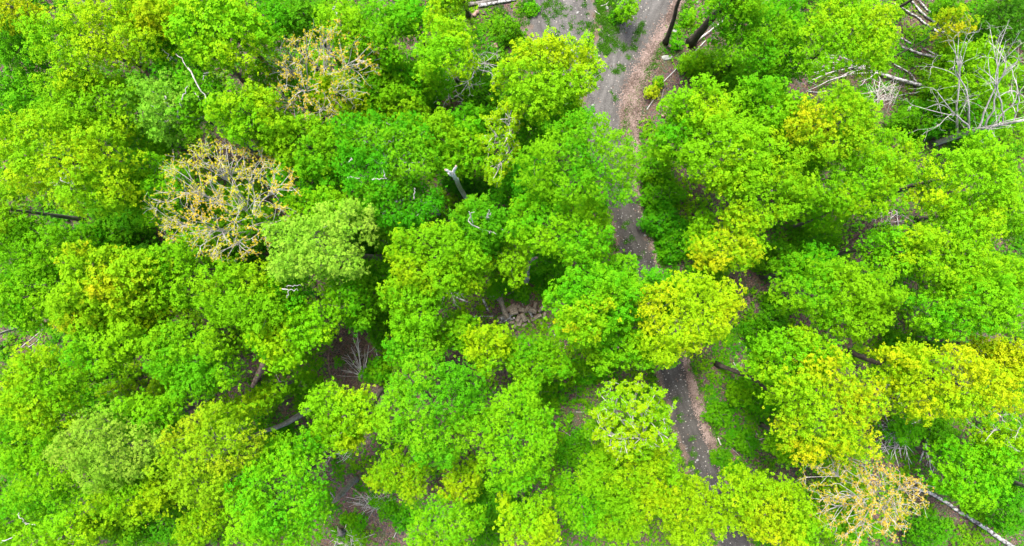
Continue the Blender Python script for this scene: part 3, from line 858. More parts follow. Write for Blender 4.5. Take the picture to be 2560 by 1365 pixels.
T(1240, 1240, 50, 45, 7.0, 'fine', 'mid', 0.45, "low dark green tree in the gap under the lime-tipped cauliflower crown")
bare_tree(1590, 1045, 110, 106, 13.5, 'lime', 0.35, "half-leafed tree with a star of grey branches beside the track", (1568, 1092), fork=0.35, k1=9, k2=7, leafy=0.95, sp=0.55, L=0.14, tips=500,
          group='half-leafed trees', name='half_leafed_tree')
T(1585, 1205, 128, 104, 11.0, 'maple', 'lime', 0.20, "lime tree just below the star-branched half-leafed tree")
T(1560, 1100, 92, 62, 9.0, 'fine', 'green', 0.7, "low lime-green tree under the star-branched half-leafed tree")
T(1455, 1265, 76, 70, 9.5, 'fine', 'green', 0.5, "green tree left of the lime tree near the bottom edge, behind the yellow-lime crown")
T(1545, 1320, 70, 50, 9.0, 'fine', 'green', 0.55, "green tree on the bottom edge below the lime tree by the track")
# ---- lower left quarter
T(66, 625, 112, 82, 11.5, 'spray', 'lime', 0.05, "fine spray-leaved tree at the left edge below the lone grey trunk", open_=0.78)
T(62, 745, 102, 80, 11.0, 'spray', 'green', 0.65, "spray-leaved tree at the left edge above a white dead limb", open_=0.78)
T(262, 705, 134, 92, 14.0, 'airy', 'gold', 0.06, "orange-flecked yellow tree with pale inner branches, left part of the wood", open_=0.80)
T(185, 790, 76, 48, 12.5, 'airy', 'gold', 0.24, "gold tree at the lower left skirt of the orange-flecked tree", open_=0.75)
T(435, 675, 88, 104, 12.0, 'maple', 'green', 0.60, "green tree squeezed between the orange-flecked tree and the orange-budded tree")
T(345, 770, 92, 52, 11.5, 'airy', 'lime', 0.25, "thin lime tree right below the orange-flecked yellow tree", open_=0.75)
T(598, 742, 104, 94, 13.0, 'maple', 'lime', 0.02, "rounded green tree below the lower orange-budded tree")
T(690, 745, 70, 70, 11.0, 'spray', 'green', 0.6, "spray-leaved green tree with brown dead twigs beside the rounded green tree", open_=0.85,
  dead=[[(705, 722, 11.6, .06), (745, 727, 11.4)], [(715, 715, 11.6, .04), (752, 714, 11.8)], [(722, 728, 11.3, .05), (716, 745, 11)]])
T(720, 850, 96, 80, 11.5, 'layer', 'lime', 0.30, "flat-layered yellow-green tree above the reddish broken trunk")
T(648, 850, 40, 46, 9.5, 'layer', 'green', 0.35, "small layered green tree at the left of the flat-layered one")
T(462, 908, 116, 98, 13.0, 'layer', 'green', 0.45, "wide layered green tree with ragged lobes, over a grey trunk", path=[(532, 985, 0), (495, 1012, 2.4)], rad=0.18)
T(262, 868, 104, 74, 12.5, 'maple', 'green', 0.70, "green tree below the gold tree on the left side")
T(88, 992, 126, 118, 13.5, 'spray', 'lime', 0.20, "broad ragged lime tree on the left edge, lower half", open_=0.74)
T(262, 1132, 138, 102, 15.0, 'broc', 'pale', 0.18, "big pale lime crown with bright puffs, lower left")
T(352, 1048, 86, 56, 13.0, 'maple', 'green', 0.50, "greener tree joined to the upper rim of the big pale lime crown")
T(520, 1148, 124, 124, 15.0, 'broc', 'olive', 0.16, "large olive-yellow crown at the end of the curved grey trunk", path=[(783, 1014, 0), (742, 1042, 2.0), (700, 1065, 3.4), (642, 1085, 5.5)], rad=0.27, bark='silver')
T(572, 1038, 66, 40, 10.5, 'maple', 'lime', 0.30, "yellow-green tree behind the large olive-yellow crown")
T(318, 1250, 98, 52, 13.0, 'layer', 'lime', 0.50, "fan-shaped yellow-green tree below the big pale lime crown")
T(684, 1262, 126, 126, 15.5, 'broc', 'green', 0.55, "large bumpy green crown on the bottom edge, lower left of the clearing floor")
T(730, 1138, 80, 46, 12.0, 'maple', 'green', 0.30, "dark green maple joined to the top of the large bumpy green crown")
T(100, 1182, 108, 92, 12.0, 'fine', 'green', 0.60, "fine-leaved green tree on the left side, just left of the big pale lime crown")
T(30, 1110, 60, 60, 10.5, 'fine', 'green', 0.60, "fine green tree on the left edge near curled grey dead twigs")
T(152, 1345, 92, 62, 13.0, 'maple', 'lime', 0.15, "lime crown cut by the bottom edge near the lower left corner")
T(28, 1305, 72, 76, 10.0, 'fine', 'green', 0.60, "green tree in the lower left corner among white dead twigs", dead=[[(48, 1282, 10.5, .05), (52, 1298, 10.8), (64, 1305, 10.4)], [(62, 1308, 10.4, .06), (92, 1312, 10.2)], [(0, 1358, 10, .05), (40, 1340, 11)]])
T(265, 1320, 86, 52, 10.5, 'fine', 'green', 0.65, "fine green tree on the bottom edge below the fan-shaped tree")
T(405, 1300, 92, 72, 9.0, 'fine', 'mid', 0.65, "shaded fine green tree on the bottom edge under the olive-yellow crown")
T(498, 1318, 60, 60, 11.0, 'fine', 'lime', 0.10, "lime tree on the bottom edge between the shaded tree and the large bumpy crown")
T(345, 1195, 62, 42, 10.0, 'maple', 'green', 0.50, "green tree in the cleft between the pale lime and olive-yellow crowns")
T(660, 1000, 40, 34, 8.0, 'maple', 'lime', 0.2, "small lime tree by the foot of the reddish broken trunk")
# ---- upper right quarter
T(2130, 76, 118, 100, 13.0, 'fine', 'lime', 0.05, "bright lime tree on the top edge leaning over the fallen birches")
T(1915, 65, 112, 102, 11.0, 'fine', 'green', 0.25, "smooth mid green tree on the top edge right of the sloping dark trunk")
T(1962, 140, 60, 78, 7.5, 'fine', 'mid', 0.45, "shaded green tree between the smooth tree and the fallen birch tops")
T(1852, -12, 84, 52, 13.5, 'maple', 'green', 0.85, "lime crown at the top edge carried by the thick sloping dark trunk", path=[(1727, 107, 0), (1790, 35, 6.2)], bark='dark', rad=0.36)
T(1795, -105, 95, 62, 13.5, 'maple', 'green', 0.6, "tree beyond the top edge whose slim dark trunk leans over the track verge", path=[(1664, 107, 0), (1684, 50, 3.8), (1704, -10, 7.0)], bark='dark', rad=0.21)
T(2520, -150, 90, 62, 12.0, 'maple', 'green', 0.6, "tree beyond the top edge with a dark trunk crossing the birch logs", path=[(2236, 25, 0), (2275, 2, 2.2)], bark='dark', rad=0.17)
T(1762, 258, 86, 66, 12.0, 'maple', 'lime', 0.25, "lime crown beside the leaf-covered track verge, upper lobe of a group")
T(1735, 335, 92, 72, 11.0, 'maple', 'green', 0.55, "green crown below the lime verge crown, over the track shoulder")
T(1928, 268, 90, 80, 12.0, 'maple', 'green', 0.65, "bumpy green tree between the verge crowns and the yellow-topped tree")
T(1842, 375, 122, 96, 14.0, 'maple', 'lime', 0.03, "bright green crown with a forked white-grey trunk below it", path=[(1772, 458, 0), (1795, 425, 4.5)], bark='dead', rad=0.22)
T(1925, 478, 126, 100, 13.5, 'maple', 'lime', 0.22, "round lime tree above the small gold-centred one, right of the track")
T(2098, 306, 114, 96, 14.0, 'maple', 'gold', 0.24, "yellow-topped tree below the fallen birches")
T(2190, 422, 116, 112, 13.0, 'fine', 'lime', 0.08, "broad lime tree adjoining the yellow-topped tree's lower right")
T(2010, 400, 70, 60, 9.5, 'fine', 'green', 0.3, "green tree filling the dip between the round lime and yellow-topped crowns")
T(2432, 440, 124, 106, 13.5, 'maple', 'lime', 0.22, "lime tree at the foot of the large bare grey tree on the right")
T(2535, 520, 60, 76, 11.0, 'maple', 'green', 0.7, "green crown on the right edge beside the lime tree")
T(2405, 635, 124, 104, 13.5, 'layer', 'lime', 0.15, "ridged lime tree on the right side above the grey curved trunk", rot=0.5)
T(2256, 630, 60, 62, 12.0, 'maple', 'green', 0.60, "green tree right of the dark brush hollow")
T(1838, 602, 92, 74, 12.5, 'maple', 'gold', 0.30, "small gold-centred crown right of the gravel track")
T(1768, 588, 46, 66, 9.0, 'fine', 'green', 0.25, "green tree standing between the track bank and the gold-centred crown")
T(1770, 690, 60, 45, 9.0, 'maple', 'jade', 0.30, "small jade tree under the gold-centred crown")
T(2083, 525, 80, 56, 8.5, 'spray', 'green', 0.45, "loose spray-leaved tree left of the dark brush hollow")
T(2470, 175, 98, 82, 7.0, 'spray', 'lime', 0.05, "loose lime young tree behind the large bare grey tree", open_=0.85)
T(2480, 290, 88, 62, 6.0, 'spray', 'green', 0.55, "loose green young tree under the limbs of the large bare grey tree", open_=0.9)
T(2402, 45, 40, 36, 9.0, 'airy', 'gold', 0.35, "small straggly yellow tree near the upper right corner", open_=1.05, rad=0.06)
T(2530, 45, 66, 55, 5.5, 'fine', 'deep', 0.4, "dark green low tree in the upper right corner")
# ---- lower right quarter
T(2112, 752, 152, 98, 13.0, 'maple', 'green', 0.72, "wide green tree with yellow-tipped puffs, middle of the right half")
T(2030, 665, 70, 52, 9.0, 'maple', 'green', 0.45, "green tree in the hollow above the wide yellow-tipped one")
T(2442, 765, 132, 88, 13.5, 'maple', 'green', 0.80, "broad green-lime tree on the right side with a grey curved trunk", path=[(2274, 765, 0), (2322, 778, 2.8)], rad=0.15)
T(2540, 700, 50, 66, 11.0, 'maple', 'green', 0.55, "green crown on the right edge halfway down")
T(1985, 900, 108, 76, 12.5, 'maple', 'lime', 0.05, "lime-green tree just above the orange-patched crown", base=(1925, 875))
T(2075, 1022, 130, 134, 15.0, 'maple', 'gold', 0.22, "large crown with an orange patch, carried by the forked dark trunk", path=[(1790, 910, 0), (1878, 945, 4.0), (1940, 985, 7.0)], bark='dark', rad=0.19)
T(2400, 962, 158, 92, 15.0, 'airy', 'yellow', 0.45, "bright yellow open-crowned tree on the right side with a long dark trunk", path=[(2118, 878, 0), (2215, 915, 5.0), (2320, 942, 9.5)], bark='dark', rad=0.22)
T(2262, 935, 56, 62, 13.5, 'airy', 'yellow', 0.25, "slim yellow tree at the inner side of the bright yellow open crown", path=[(2205, 985, 0), (2275, 1003, 4)], bark='dark', rad=0.14)
T(2535, 900, 56, 50, 11.0, 'airy', 'yellow', 0.65, "yellow crown on the right edge behind the bright yellow tree", open_=0.8)
T(2440, 1190, 94, 80, 8.5, 'maple', 'green', 0.40, "green tree under the bright yellow one, beside the birch debris")
T(2276, 1082, 40, 34, 4.0, 'layer', 'mid', 0.45, "low dark green tree growing through the birch debris")
T(2020, 1130, 92, 42, 9.5, 'maple', 'green', 0.55, "green tree at the lower rim of the orange-patched crown")
T(1742, 1292, 94, 86, 12.5, 'maple', 'yellow', 0.10, "yellow-green tree closing off the track near the bottom edge", base=(1700, 1215))
T(1908, 1282, 118, 94, 13.0, 'maple', 'yellow', 0.18, "yellower tree on the bottom edge left of the rusty budding tree", base=(1858, 1238))
T(2005, 1330, 62, 50, 10.5, 'maple', 'lime', 0.1, "lime tree on the bottom edge partly under the rusty budding tree")
T(2095, 1230, 92, 72, 8.0, 'spray', 'lime', 0.2, "green tree seen through the twigs of the rusty budding tree")
T(2120, 1320, 82, 50, 8.0, 'fine', 'green', 0.6, "green tree on the bottom edge under the rusty budding tree")
T(2520, 1120, 56, 50, 8.0, 'airy', 'lime', 0.0, "thin-leaved green tree with long bare twigs on the right edge", path=[(2435, 1050, 0), (2495, 1078, 4)], open_=0.9, rad=0.12)
T(2530, 1285, 50, 52, 5.0, 'fine', 'mid', 0.45, "dark green low tree beside the lower right corner")
T(2342, 1338, 56, 36, 4.0, 'fine', 'mid', 0.40, "dark green low tree left of the birch log near the bottom right")
T(575, 540, 110, 84, 7.5, 'fine', 'mid', 0.6, "low green tree showing dimly through the lower orange-budded tree")
# ---- trees in bud and bare trees
bare_tree(562, 500, 192, 162, 14.0, 'bud', 0.42, "orange-budded bare tree with a wide fan of silver limbs, lower of the pair", (688, 590), path=[(652, 583, 3.0), (640, 572, 5.2)], fork=0.55, k1=13, k2=8, leafy=0.75, L=0.064, rad=0.20)
bare_tree(797, 172, 162, 138, 13.0, 'bud', 0.55, "orange-budded bare tree higher up near the top edge", (802, 292), path=[(788, 266, 3.5), (784, 254, 5.0)], fork=0.55, k1=13, k2=8, leafy=0.7, L=0.062, rad=0.19)
bare_tree(2176, 1247, 160, 122, 13.0, 'rust', 0.55, "rusty budding tree near the bottom right, grey twigs", (2150, 1195), path=[(2175, 1220, 3.0), (2185, 1228, 4.6)], fork=0.55, k1=12, k2=8, leafy=0.85, L=0.064)
bare_tree(2450, 205, 150, 155, 12.5, 'lime', 0.2, "large bare grey tree arching over the right edge", (2335, 358), fork=0.18, k1=9, k2=5, leafy=0.0, bark='dead', sp=0.85, tips=200,
          path=[(2400, 338, 3.0), (2455, 322, 6.0), (2560, 300, 10.0)], rad=0.24, rtwig=0.013, name='dead_tree', group='bare dead trees')
bare_tree(1180, 165, 92, 72, 7.5, 'lime', 0.2, "small grey dead tree with bristling twigs beside the clearing", (1192, 182), fork=0.3, k1=8, k2=5, leafy=0.0, bark='dead', sp=0.62, tips=150, rad=0.15,
          rtwig=0.014, name='dead_tree', group='bare dead trees')
bare_tree(1120, 228, 52, 38, 4.5, 'lime', 0.2, "thin bare sapling with few pale leaves over the grey logs", (1128, 255), fork=0.3, k1=5, k2=3, leafy=0.12, bark='twig', sp=0.7, tips=50, rad=0.07,
          rtwig=0.012, name='bare_sapling', group='bare dead trees')
bare_tree(2515, 1080, 62, 62, 9.0, 'lime', 0.2, "thin bare-twigged tree at the right edge below the yellow crown", (2440, 1050), fork=0.4, k1=6, k2=3, leafy=0.25, bark='twig', sp=0.9, tips=60, rad=0.11,
          rtwig=0.014, name='bare_sapling', group='bare dead trees')

# ------------------------------------------------------------------ shrubs and saplings
S = shrub
S(1268, 75, 34, 30, 1.6, 'mid', 0.5, "dense rounded green bush on the weedy clearing beside the small stump")
S(1185, 218, 66, 58, 3.0, 'mid', 0.6, "dark green bush surrounding the foot of the small grey dead tree")
S(1738, 150, 36, 30, 2.2, 'green', 0.75, "lime green bush standing alone in the leaf litter right of the track", 'layer')
S(1802, 165, 52, 42, 2.6, 'mid', 0.65, "larger darker green bush right of the lone lime bush")
S(1722, 42, 17, 17, 1.1, 'green', 0.4, "small bright bush between the two sloping dark trunks")
S(1694, 110, 16, 13, 0.9, 'green', 0.5, "small leafy bush at the foot of the slim sloping trunk")
S(1633, 228, 20, 17, 0.9, 'olive', 0.70, "small orange-brown bush on the leafy track shoulder")
S(1645, 205, 13, 12, 0.7, 'green', 0.6, "tiny bright plant just above the orange-brown bush")
S(1567, 18, 24, 34, 3.4, 'lime', 0.2, "lime sapling leaning over the track where the two branches meet", 'maple', 'sapling', 'sapling')
S(1545, 40, 20, 16, 0.9, 'mid', 0.6, "small dark bush on the grassy island between the two track branches")
S(1195, 285, 38, 26, 2.6, 'green', 0.4, "leafy bush below the dark stump by the brown brush hollow", 'maple')
S(1068, 235, 30, 26, 2.6, 'green', 0.45, "leafy sapling between the two grey lying logs", 'layer', 'sapling', 'sapling')
S(1330, 22, 20, 16, 0.7, 'mid', 0.4, "low green tuft-like bush on the weedy clearing, nearest the logs")
S(1655, 480, 54, 44, 1.9, 'mid', 0.65, "broad green bush on the right bank of the track, uppermost of three")
S(1668, 550, 64, 54, 2.0, 'mid', 0.55, "broad green bush on the right bank of the track, in the middle of three")
S(1690, 615, 44, 40, 1.8, 'mid', 0.40, "broad green bush on the right bank of the track, lowest of three")
S(1640, 415, 44, 40, 2.2, 'green', 0.25, "bush beside the track under the forked white-grey trunk")
S(1880, 185, 72, 42, 3.0, 'mid', 0.65, "spreading green thicket bush below the smooth mid green tree")
S(1860, 235, 46, 36, 2.6, 'mid', 0.45, "dark thicket bush behind the verge crowns")
S(2290, 290, 56, 44, 2.2, 'mid', 0.40, "shaded bush in the gap below the white birch pole")
S(2345, 300, 48, 44, 2.2, 'mid', 0.30, "shaded bush left of the large bare grey tree's trunk")
S(2360, 240, 44, 40, 1.9, 'green', 0.45, "green bush between the big birch log and the bare grey tree")
S(2372, 18, 34, 24, 1.8, 'mid', 0.7, "green bush on the top edge right of the fallen birch bundle")
S(2420, 110, 52, 40, 2.6, 'green', 0.55, "lime-green bush beneath the straggly yellow tree")
S(2050, 590, 62, 40, 2.6, 'mid', 0.60, "low thicket bush in the hollow between the gold-centred and loose-leaved crowns")
S(1950, 640, 56, 44, 2.6, 'mid', 0.50, "bush in the hollow right of the gold-centred crown")
S(1940, 780, 44, 50, 2.3, 'mid', 0.5, "bush right of the golden-edged crown")
S(1905, 840, 44, 40, 2.0, 'mid', 0.35, "dark bush between the golden-edged crown and the lime-green tree")
S(1850, 980, 34, 34, 1.4, 'green', 0.60, "leafy bright bush under the forked dark trunk", 'layer')
S(1905, 1010, 40, 30, 1.6, 'green', 0.45, "green bush at the inner side of the orange-patched crown")
S(1800, 1035, 40, 28, 0.9, 'mid', 0.45, "low green bush on the open verge beside the lower track")
S(1862, 1105, 42, 34, 1.3, 'mid', 0.65, "green bush on the lower verge, nearest the orange-patched crown")
S(1805, 1145, 26, 22, 0.9, 'mid', 0.60, "small green bush on the lower verge by the pale stick")
S(1840, 1185, 34, 26, 1.2, 'mid', 0.50, "low bush above the yellow-green tree that closes off the track")
S(1835, 1082, 9, 9, 0.5, 'jade', 0.0, "tiny bluish plant on the lower verge")
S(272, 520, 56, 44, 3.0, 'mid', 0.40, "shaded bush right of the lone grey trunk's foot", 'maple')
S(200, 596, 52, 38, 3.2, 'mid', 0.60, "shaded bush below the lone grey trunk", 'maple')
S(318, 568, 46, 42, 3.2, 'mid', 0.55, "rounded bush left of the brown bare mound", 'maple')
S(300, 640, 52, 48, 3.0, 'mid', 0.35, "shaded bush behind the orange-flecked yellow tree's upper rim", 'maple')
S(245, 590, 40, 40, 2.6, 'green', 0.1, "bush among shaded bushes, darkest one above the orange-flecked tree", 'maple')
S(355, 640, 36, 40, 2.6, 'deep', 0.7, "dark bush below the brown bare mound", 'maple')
S(452, 555, 46, 40, 2.6, 'mid', 0.70, "green bush right of the brown bare mound")
S(560, 660, 52, 34, 2.6, 'mid', 0.50, "dark bush beneath the lower orange-budded tree")
S(405, 845, 56, 34, 2.6, 'mid', 0.6, "bush in the hollow above the wide layered tree")
S(390, 975, 44, 40, 2.6, 'lime', 0.0, "straggly light bush left of the wide layered tree", 'spray')
S(300, 960, 50, 50, 3.0, 'lime', 0.1, "straggly light bush beside the broad ragged lime tree", 'spray')
S(205, 1010, 44, 44, 3.0, 'green', 0.6, "bush in the gap between the ragged lime and pale lime crowns", 'spray')
S(735, 800, 46, 30, 2.6, 'lime', 0.1, "fine bright bush just above the flat-layered tree", 'spray')
S(900, 800, 40, 24, 2.2, 'green', 0.4, "bush at the upper edge of the dead stem brush", 'maple')
S(945, 830, 34, 44, 1.6, 'mid', 0.5, "dark bush between the dead stem brush and the feathery tree")
S(935, 930, 40, 34, 2.2, 'green', 0.35, "green bush at the foot of the dead stem brush", 'maple')
S(848, 905, 13, 12, 0.6, 'green', 0.3, "small bright plant inside the dead stem brush")
S(690, 985, 52, 26, 0.8, 'mid', 0.6, "low green patch-like bush on the open floor right of the reddish broken trunk")
S(760, 960, 46, 28, 0.8, 'mid', 0.7, "low green bush on the open floor above the curved grey trunk's foot")
S(700, 1095, 40, 30, 1.0, 'mid', 0.45, "low bush below the curved grey trunk")
S(1350, 990, 52, 40, 1.8, 'green', 0.45, "green bush right of the lime-tipped cauliflower crown")
S(1425, 985, 50, 38, 0.9, 'green', 0.35, "sparse green bush on reddish-brown litter left of the star-branched tree", 'spray', open_=1.5)
S(1400, 1060, 40, 40, 0.9, 'green', 0.55, "sparse low bush on bare litter between the lime-tipped cauliflower crown and star-branched tree", 'spray', open_=1.5)
S(1440, 1130, 50, 52, 2.6, 'mid', 0.65, "green bush left of the lime tree below the star-branched tree")
S(1465, 930, 44, 30, 1.6, 'green', 0.3, "green bush under the lower rim of the yellow-streaked maple")
S(1365, 700, 40, 44, 1.2, 'mid', 0.35, "dark low bush left of the yellow-streaked maple, right of the forked stump")
S(1250, 722, 34, 26, 1.8, 'mid', 0.50, "dark green bush behind the firewood heap")
S(1305, 735, 24, 22, 0.9, 'mid', 0.55, "small green bush at the back of the firewood heap")
S(1350, 655, 46, 34, 2.4, 'mid', 0.30, "dark bush behind the forked birch stump")
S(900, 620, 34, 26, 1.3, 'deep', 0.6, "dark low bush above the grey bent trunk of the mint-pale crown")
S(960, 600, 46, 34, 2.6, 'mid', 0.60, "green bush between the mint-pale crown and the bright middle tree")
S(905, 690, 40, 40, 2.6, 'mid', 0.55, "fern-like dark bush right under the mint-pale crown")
S(892, 1332, 24, 18, 0.5, 'green', 0.2, "low bush beside the grey stump near the bottom edge")
S(885, 1305, 34, 24, 0.45, 'green', 0.5, "low olive bush on the leaf-strewn floor near the bottom edge")
S(1010, 1300, 40, 30, 1.0, 'mid', 0.7, "low green bush on the leaf-strewn floor beside the thin upright stick")
S(955, 1270, 34, 26, 0.8, 'green', 0.1, "low green bush in the middle of the leaf-strewn floor")
S(1200, 1275, 44, 34, 3.0, 'mid', 0.60, "dark bush between the bumpy and yellow-lime bottom crowns", 'maple')
S(1220, 1320, 40, 34, 2.4, 'mid', 0.55, "bush left of the yellow-lime bottom crown")
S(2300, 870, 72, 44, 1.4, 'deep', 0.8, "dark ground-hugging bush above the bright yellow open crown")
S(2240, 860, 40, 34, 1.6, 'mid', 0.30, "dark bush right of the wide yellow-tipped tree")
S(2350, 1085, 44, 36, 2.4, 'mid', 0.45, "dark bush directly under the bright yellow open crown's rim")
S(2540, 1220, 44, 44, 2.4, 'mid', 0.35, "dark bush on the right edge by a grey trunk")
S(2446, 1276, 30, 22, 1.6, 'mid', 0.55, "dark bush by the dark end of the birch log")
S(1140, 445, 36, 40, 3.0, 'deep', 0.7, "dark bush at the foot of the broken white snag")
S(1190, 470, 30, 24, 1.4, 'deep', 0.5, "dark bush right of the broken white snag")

# ------------------------------------------------------------------ snags, stumps, logs, sticks
def stick_path(pts, n, rng, jit=0.02):
    P = spline([at(*p) if len(p) > 2 else at(p[0], p[1], 0.12) for p in pts], n)
    P[1:-1] += rng.normal(0, jit, (n - 2, 3))
    return P


LYING = []
def log(pts, r, mat, label, name='fallen_log', cat='log', r2=None, group=None, capmat=CUT, stubs=0, z=None):
    rng = RS(int(pts[0][0] * 5 + pts[0][1] * 3) % 99991)
    g = 0.0
    P = stick_path([(p[0], p[1], (r * 0.8 + 0.03) if z is None else z) if len(p) == 2 else p for p in pts], 14, rng, r * 0.10)
    for q in P: q[2] += float(gz(q[0], q[1]))
    LYING.append(P[P[:, 2] < 0.9])
    rr = np.linspace(r, r2 if r2 else r * 0.75, 14) * (1 + rng.normal(0, 0.05, 14))
    tb = Tubes(); tb.add(P, rr, 9, rng, 0.05)
    for _ in range(stubs):
        i = rng.integers(2, 12); d = nrm(np.array([*rng.standard_normal(2), 0.5])); ln = rng.uniform(2, 5) * r
        tb.add(np.array([P[i], P[i] + d * ln * 0.6, P[i] + d * ln]), [rr[i] * 0.4, rr[i] * 0.3, rr[i] * 0.2], 5)
    o = tb.obj(name, mat, None, capmat)
    return tag(o, label, cat, group)


LOGS = 'fallen logs on the forest floor'
B = BARK
log([(1158, 16), (1210, 6), (1275, -12)], 0.17, B['grey'], "long grey-brown log on the top edge at the corner of the clearing", group=LOGS)
log([(1196, 16), (1240, 7), (1290, -2)], 0.15, B['birch'], "white birch log lying against the grey-brown log at the clearing", group=LOGS)
log([(1180, 0), (1225, -8)], 0.14, B['birch'], "white birch log just behind the grey-brown log, cut by the top edge", group=LOGS)
log([(1184, 41), (1195, 30)], 0.17, B['pink'], "short pale log chunk at the foot of the slim dark trunk by the clearing", group=LOGS, r2=0.16)
log([(1054, 202), (1080, 206), (1108, 211)], 0.13, B['dead'], "broken rotten white log below the grey dead tree", group=LOGS, stubs=3)
log([(1062, 245), (1110, 243), (1168, 240)], 0.13, B['grey'], "straight grey log between saplings in the brown brush hollow", group=LOGS, stubs=2)
log([(1148, 262), (1175, 258), (1215, 268)], 0.13, B['dead'], "pale log leading to the dark stump by the brown brush hollow", group=LOGS)
log([(1215, 238), (1235, 240)], 0.09, B['dead'], "short pale stick behind the dark stump", group=LOGS)
log([(330, 594), (362, 597), (395, 602)], 0.075, B['brown'], "thin brown log lying on the bare brown mound", group=LOGS)
log([(158, 470), (205, 474)], 0.15, B['grey'], "grey log end just under the largest left crown", group=LOGS)
log([(632, 966, 0.15), (645, 937, 0.9), (662, 900, 2.0)], 0.17, B['pink'], "reddish broken trunk leaning under the flat-layered tree", 'broken_trunk', 'log', r2=0.25, group=LOGS, capmat=B['pink'])
log([(688, 1002), (718, 988)], 0.07, B['grey'], "short grey stick on the open floor above the curved trunk", group=LOGS)
log([(470, 1022), (500, 1006), (538, 985)], 0.14, B['grey'], "grey log slanting under the wide layered tree", group=LOGS)
log([(826, 858), (822, 900), (826, 937)], 0.085, B['brown'], "brown upright-lying log at the left side of the dead stem brush", group=LOGS)
log([(804, 918), (820, 945), (832, 972)], 0.06, B['dark'], "thin dark log below the brown one beside the dead stem brush", group=LOGS)
log([(922, 785), (938, 850), (944, 890), (957, 912)], 0.05, B['birch'], "thin birch stem lying right of the dead stem brush", group=LOGS)
log([(1250, 742, 0.25), (1256, 765, 0.4), (1268, 795, 0.55)], 0.19, WEATHERED, "thick grey debarked log at the left end of the firewood heap", group=LOGS, r2=0.22)
log([(1226, 742), (1255, 728)], 0.10, B['birch'], "white birch limb crossing the far end of the thick debarked log", group=LOGS, z=0.55)
log([(1243, 751), (1257, 735)], 0.09, B['birch'], "short birch limb parallel to the white limb by the firewood heap", group=LOGS, z=0.3)
log([(1269, 734), (1284, 731), (1287, 752)], 0.09, B['grey'], "bent grey limb behind the firewood heap", group=LOGS)
log([(1295, 731), (1301, 745), (1308, 765)], 0.055, B['birch'], "thin birch stick right of the bent grey limb", group=LOGS)
log([(1184, 792), (1210, 791), (1233, 790)], 0.05, B['birch'], "thin straight birch stick pointing at the firewood heap", group=LOGS)
log([(1130, 738), (1175, 758)], 0.085, B['birch'], "white birch stem under the feathery and thin-leaved trees", group=LOGS)
log([(1208, 748), (1218, 770), (1222, 778)], 0.09, B['birch'], "broken birch bits beside the thick debarked log", group=LOGS)
log([(1258, 812), (1275, 820), (1290, 826)], 0.12, B['dark'], "dark log in front of the firewood heap", group=LOGS)
log([(1308, 717), (1322, 723)], 0.10, B['birch'], "short white birch piece below the forked birch stump", group=LOGS)
log([(1052, 710, 1.6), (1085, 713, 1.6), (1128, 706, 1.6)], 0.07, B['dead'], "pale dead limb caught in the feathery tree, left of the firewood heap", 'dead_limb', 'limb', group=LOGS)
log([(1090, 830), (1110, 822)], 0.09, B['grey'], "short grey log below the feathery tree", group=LOGS)
log([(1800, 62), (1802, 85), (1803, 110)], 0.085, B['brown'], "rusty brown log beside the grey stump, top right of the track", group=LOGS)
log([(1728, 112), (1780, 73), (1832, 33)], 0.07, B['dead'], "long pale pole lying beside the thick sloping dark trunk", 'pole', 'pole', group=LOGS, z=0.35)
log([(1738, 128), (1765, 100)], 0.05, B['dead'], "short pale stick at the lower end of the long pale pole", 'stick', 'stick', group=LOGS)
log([(1655, 208), (1700, 163), (1735, 130)], 0.04, B['dead'], "thin straight pole on the leaf litter pointing down to the track", 'pole', 'pole', group=LOGS)
log([(1617, 274), (1630, 255), (1641, 240)], 0.045, B['dead'], "pale stick below the orange-brown bush", 'stick', 'stick', group=LOGS)
log([(1645, 296), (1651, 262), (1659, 224)], 0.055, B['grey'], "grey stick standing out right of the orange-brown bush", 'stick', 'stick', group=LOGS)
log([(1655, 292), (1672, 262)], 0.16, B['pink'], "stubby pinkish log under the verge crown's edge", group=LOGS)
log([(1475, 128), (1490, 130)], 0.06, B['dead'], "pale stick at the left edge of the track beside the overhanging tree", 'stick', 'stick', group=LOGS)
log([(1700, 385), (1712, 372), (1722, 366)], 0.13, B['dark'], "dark log left of the forked white-grey trunk", group=LOGS)
# fallen birches at the upper right
FB = 'fallen white birches'
def fallen_birch(pts, r, label, fan=None, r2=None):
    rng = RS(int(pts[0][0] + pts[0][1] * 7))
    P = stick_path([(p[0], p[1], r + 0.12) if len(p) == 2 else p for p in pts], 16, rng, 0.02)
    LYING.append(P)
    b = P[0].copy(); b[2] = 0
    o = thing('fallen_birch', b, label, 'fallen tree', FB)
    tb = Tubes(); tb.add(P, np.linspace(r, r2 or r * 0.6, 16), 9, rng, 0.05)
    tb.obj('trunk', BARK['birch'], o, CUT)
    if fan:
        tb = Tubes()
        for q in fan:
            i = q[2] if len(q) > 2 else 15
            e = at(q[0], q[1], rng.uniform(0.1, 0.7)); s = P[i]
            ln = np.linalg.norm(e - s)
            pl = bez(s, s + (P[i] - P[i - 1]) / np.linalg.norm(P[i] - P[i - 1]) * ln * 0.4 + np.array([0, 0, 0.3]), e, 10)
            pl[1:] += rng.normal(0, 0.05, (9, 3))
            LYING.append(pl); tb.add(pl, np.linspace(0.075, 0.02, 10), 5)
            for _ in range(4):
                k = rng.integers(3, 9); d = nrm(nrm(e - s) + 0.55 * rng.standard_normal(3) * np.array([1, 1, 0.4])) * rng.uniform(0.5, 1.3)
                tb.add(np.array([pl[k], pl[k] + d * 0.5 + rng.normal(0, 0.04, 3), pl[k] + d]), [0.028, 0.02, 0.012], 3)
        tb.obj('branches', BARK['dead'], o)
    return o


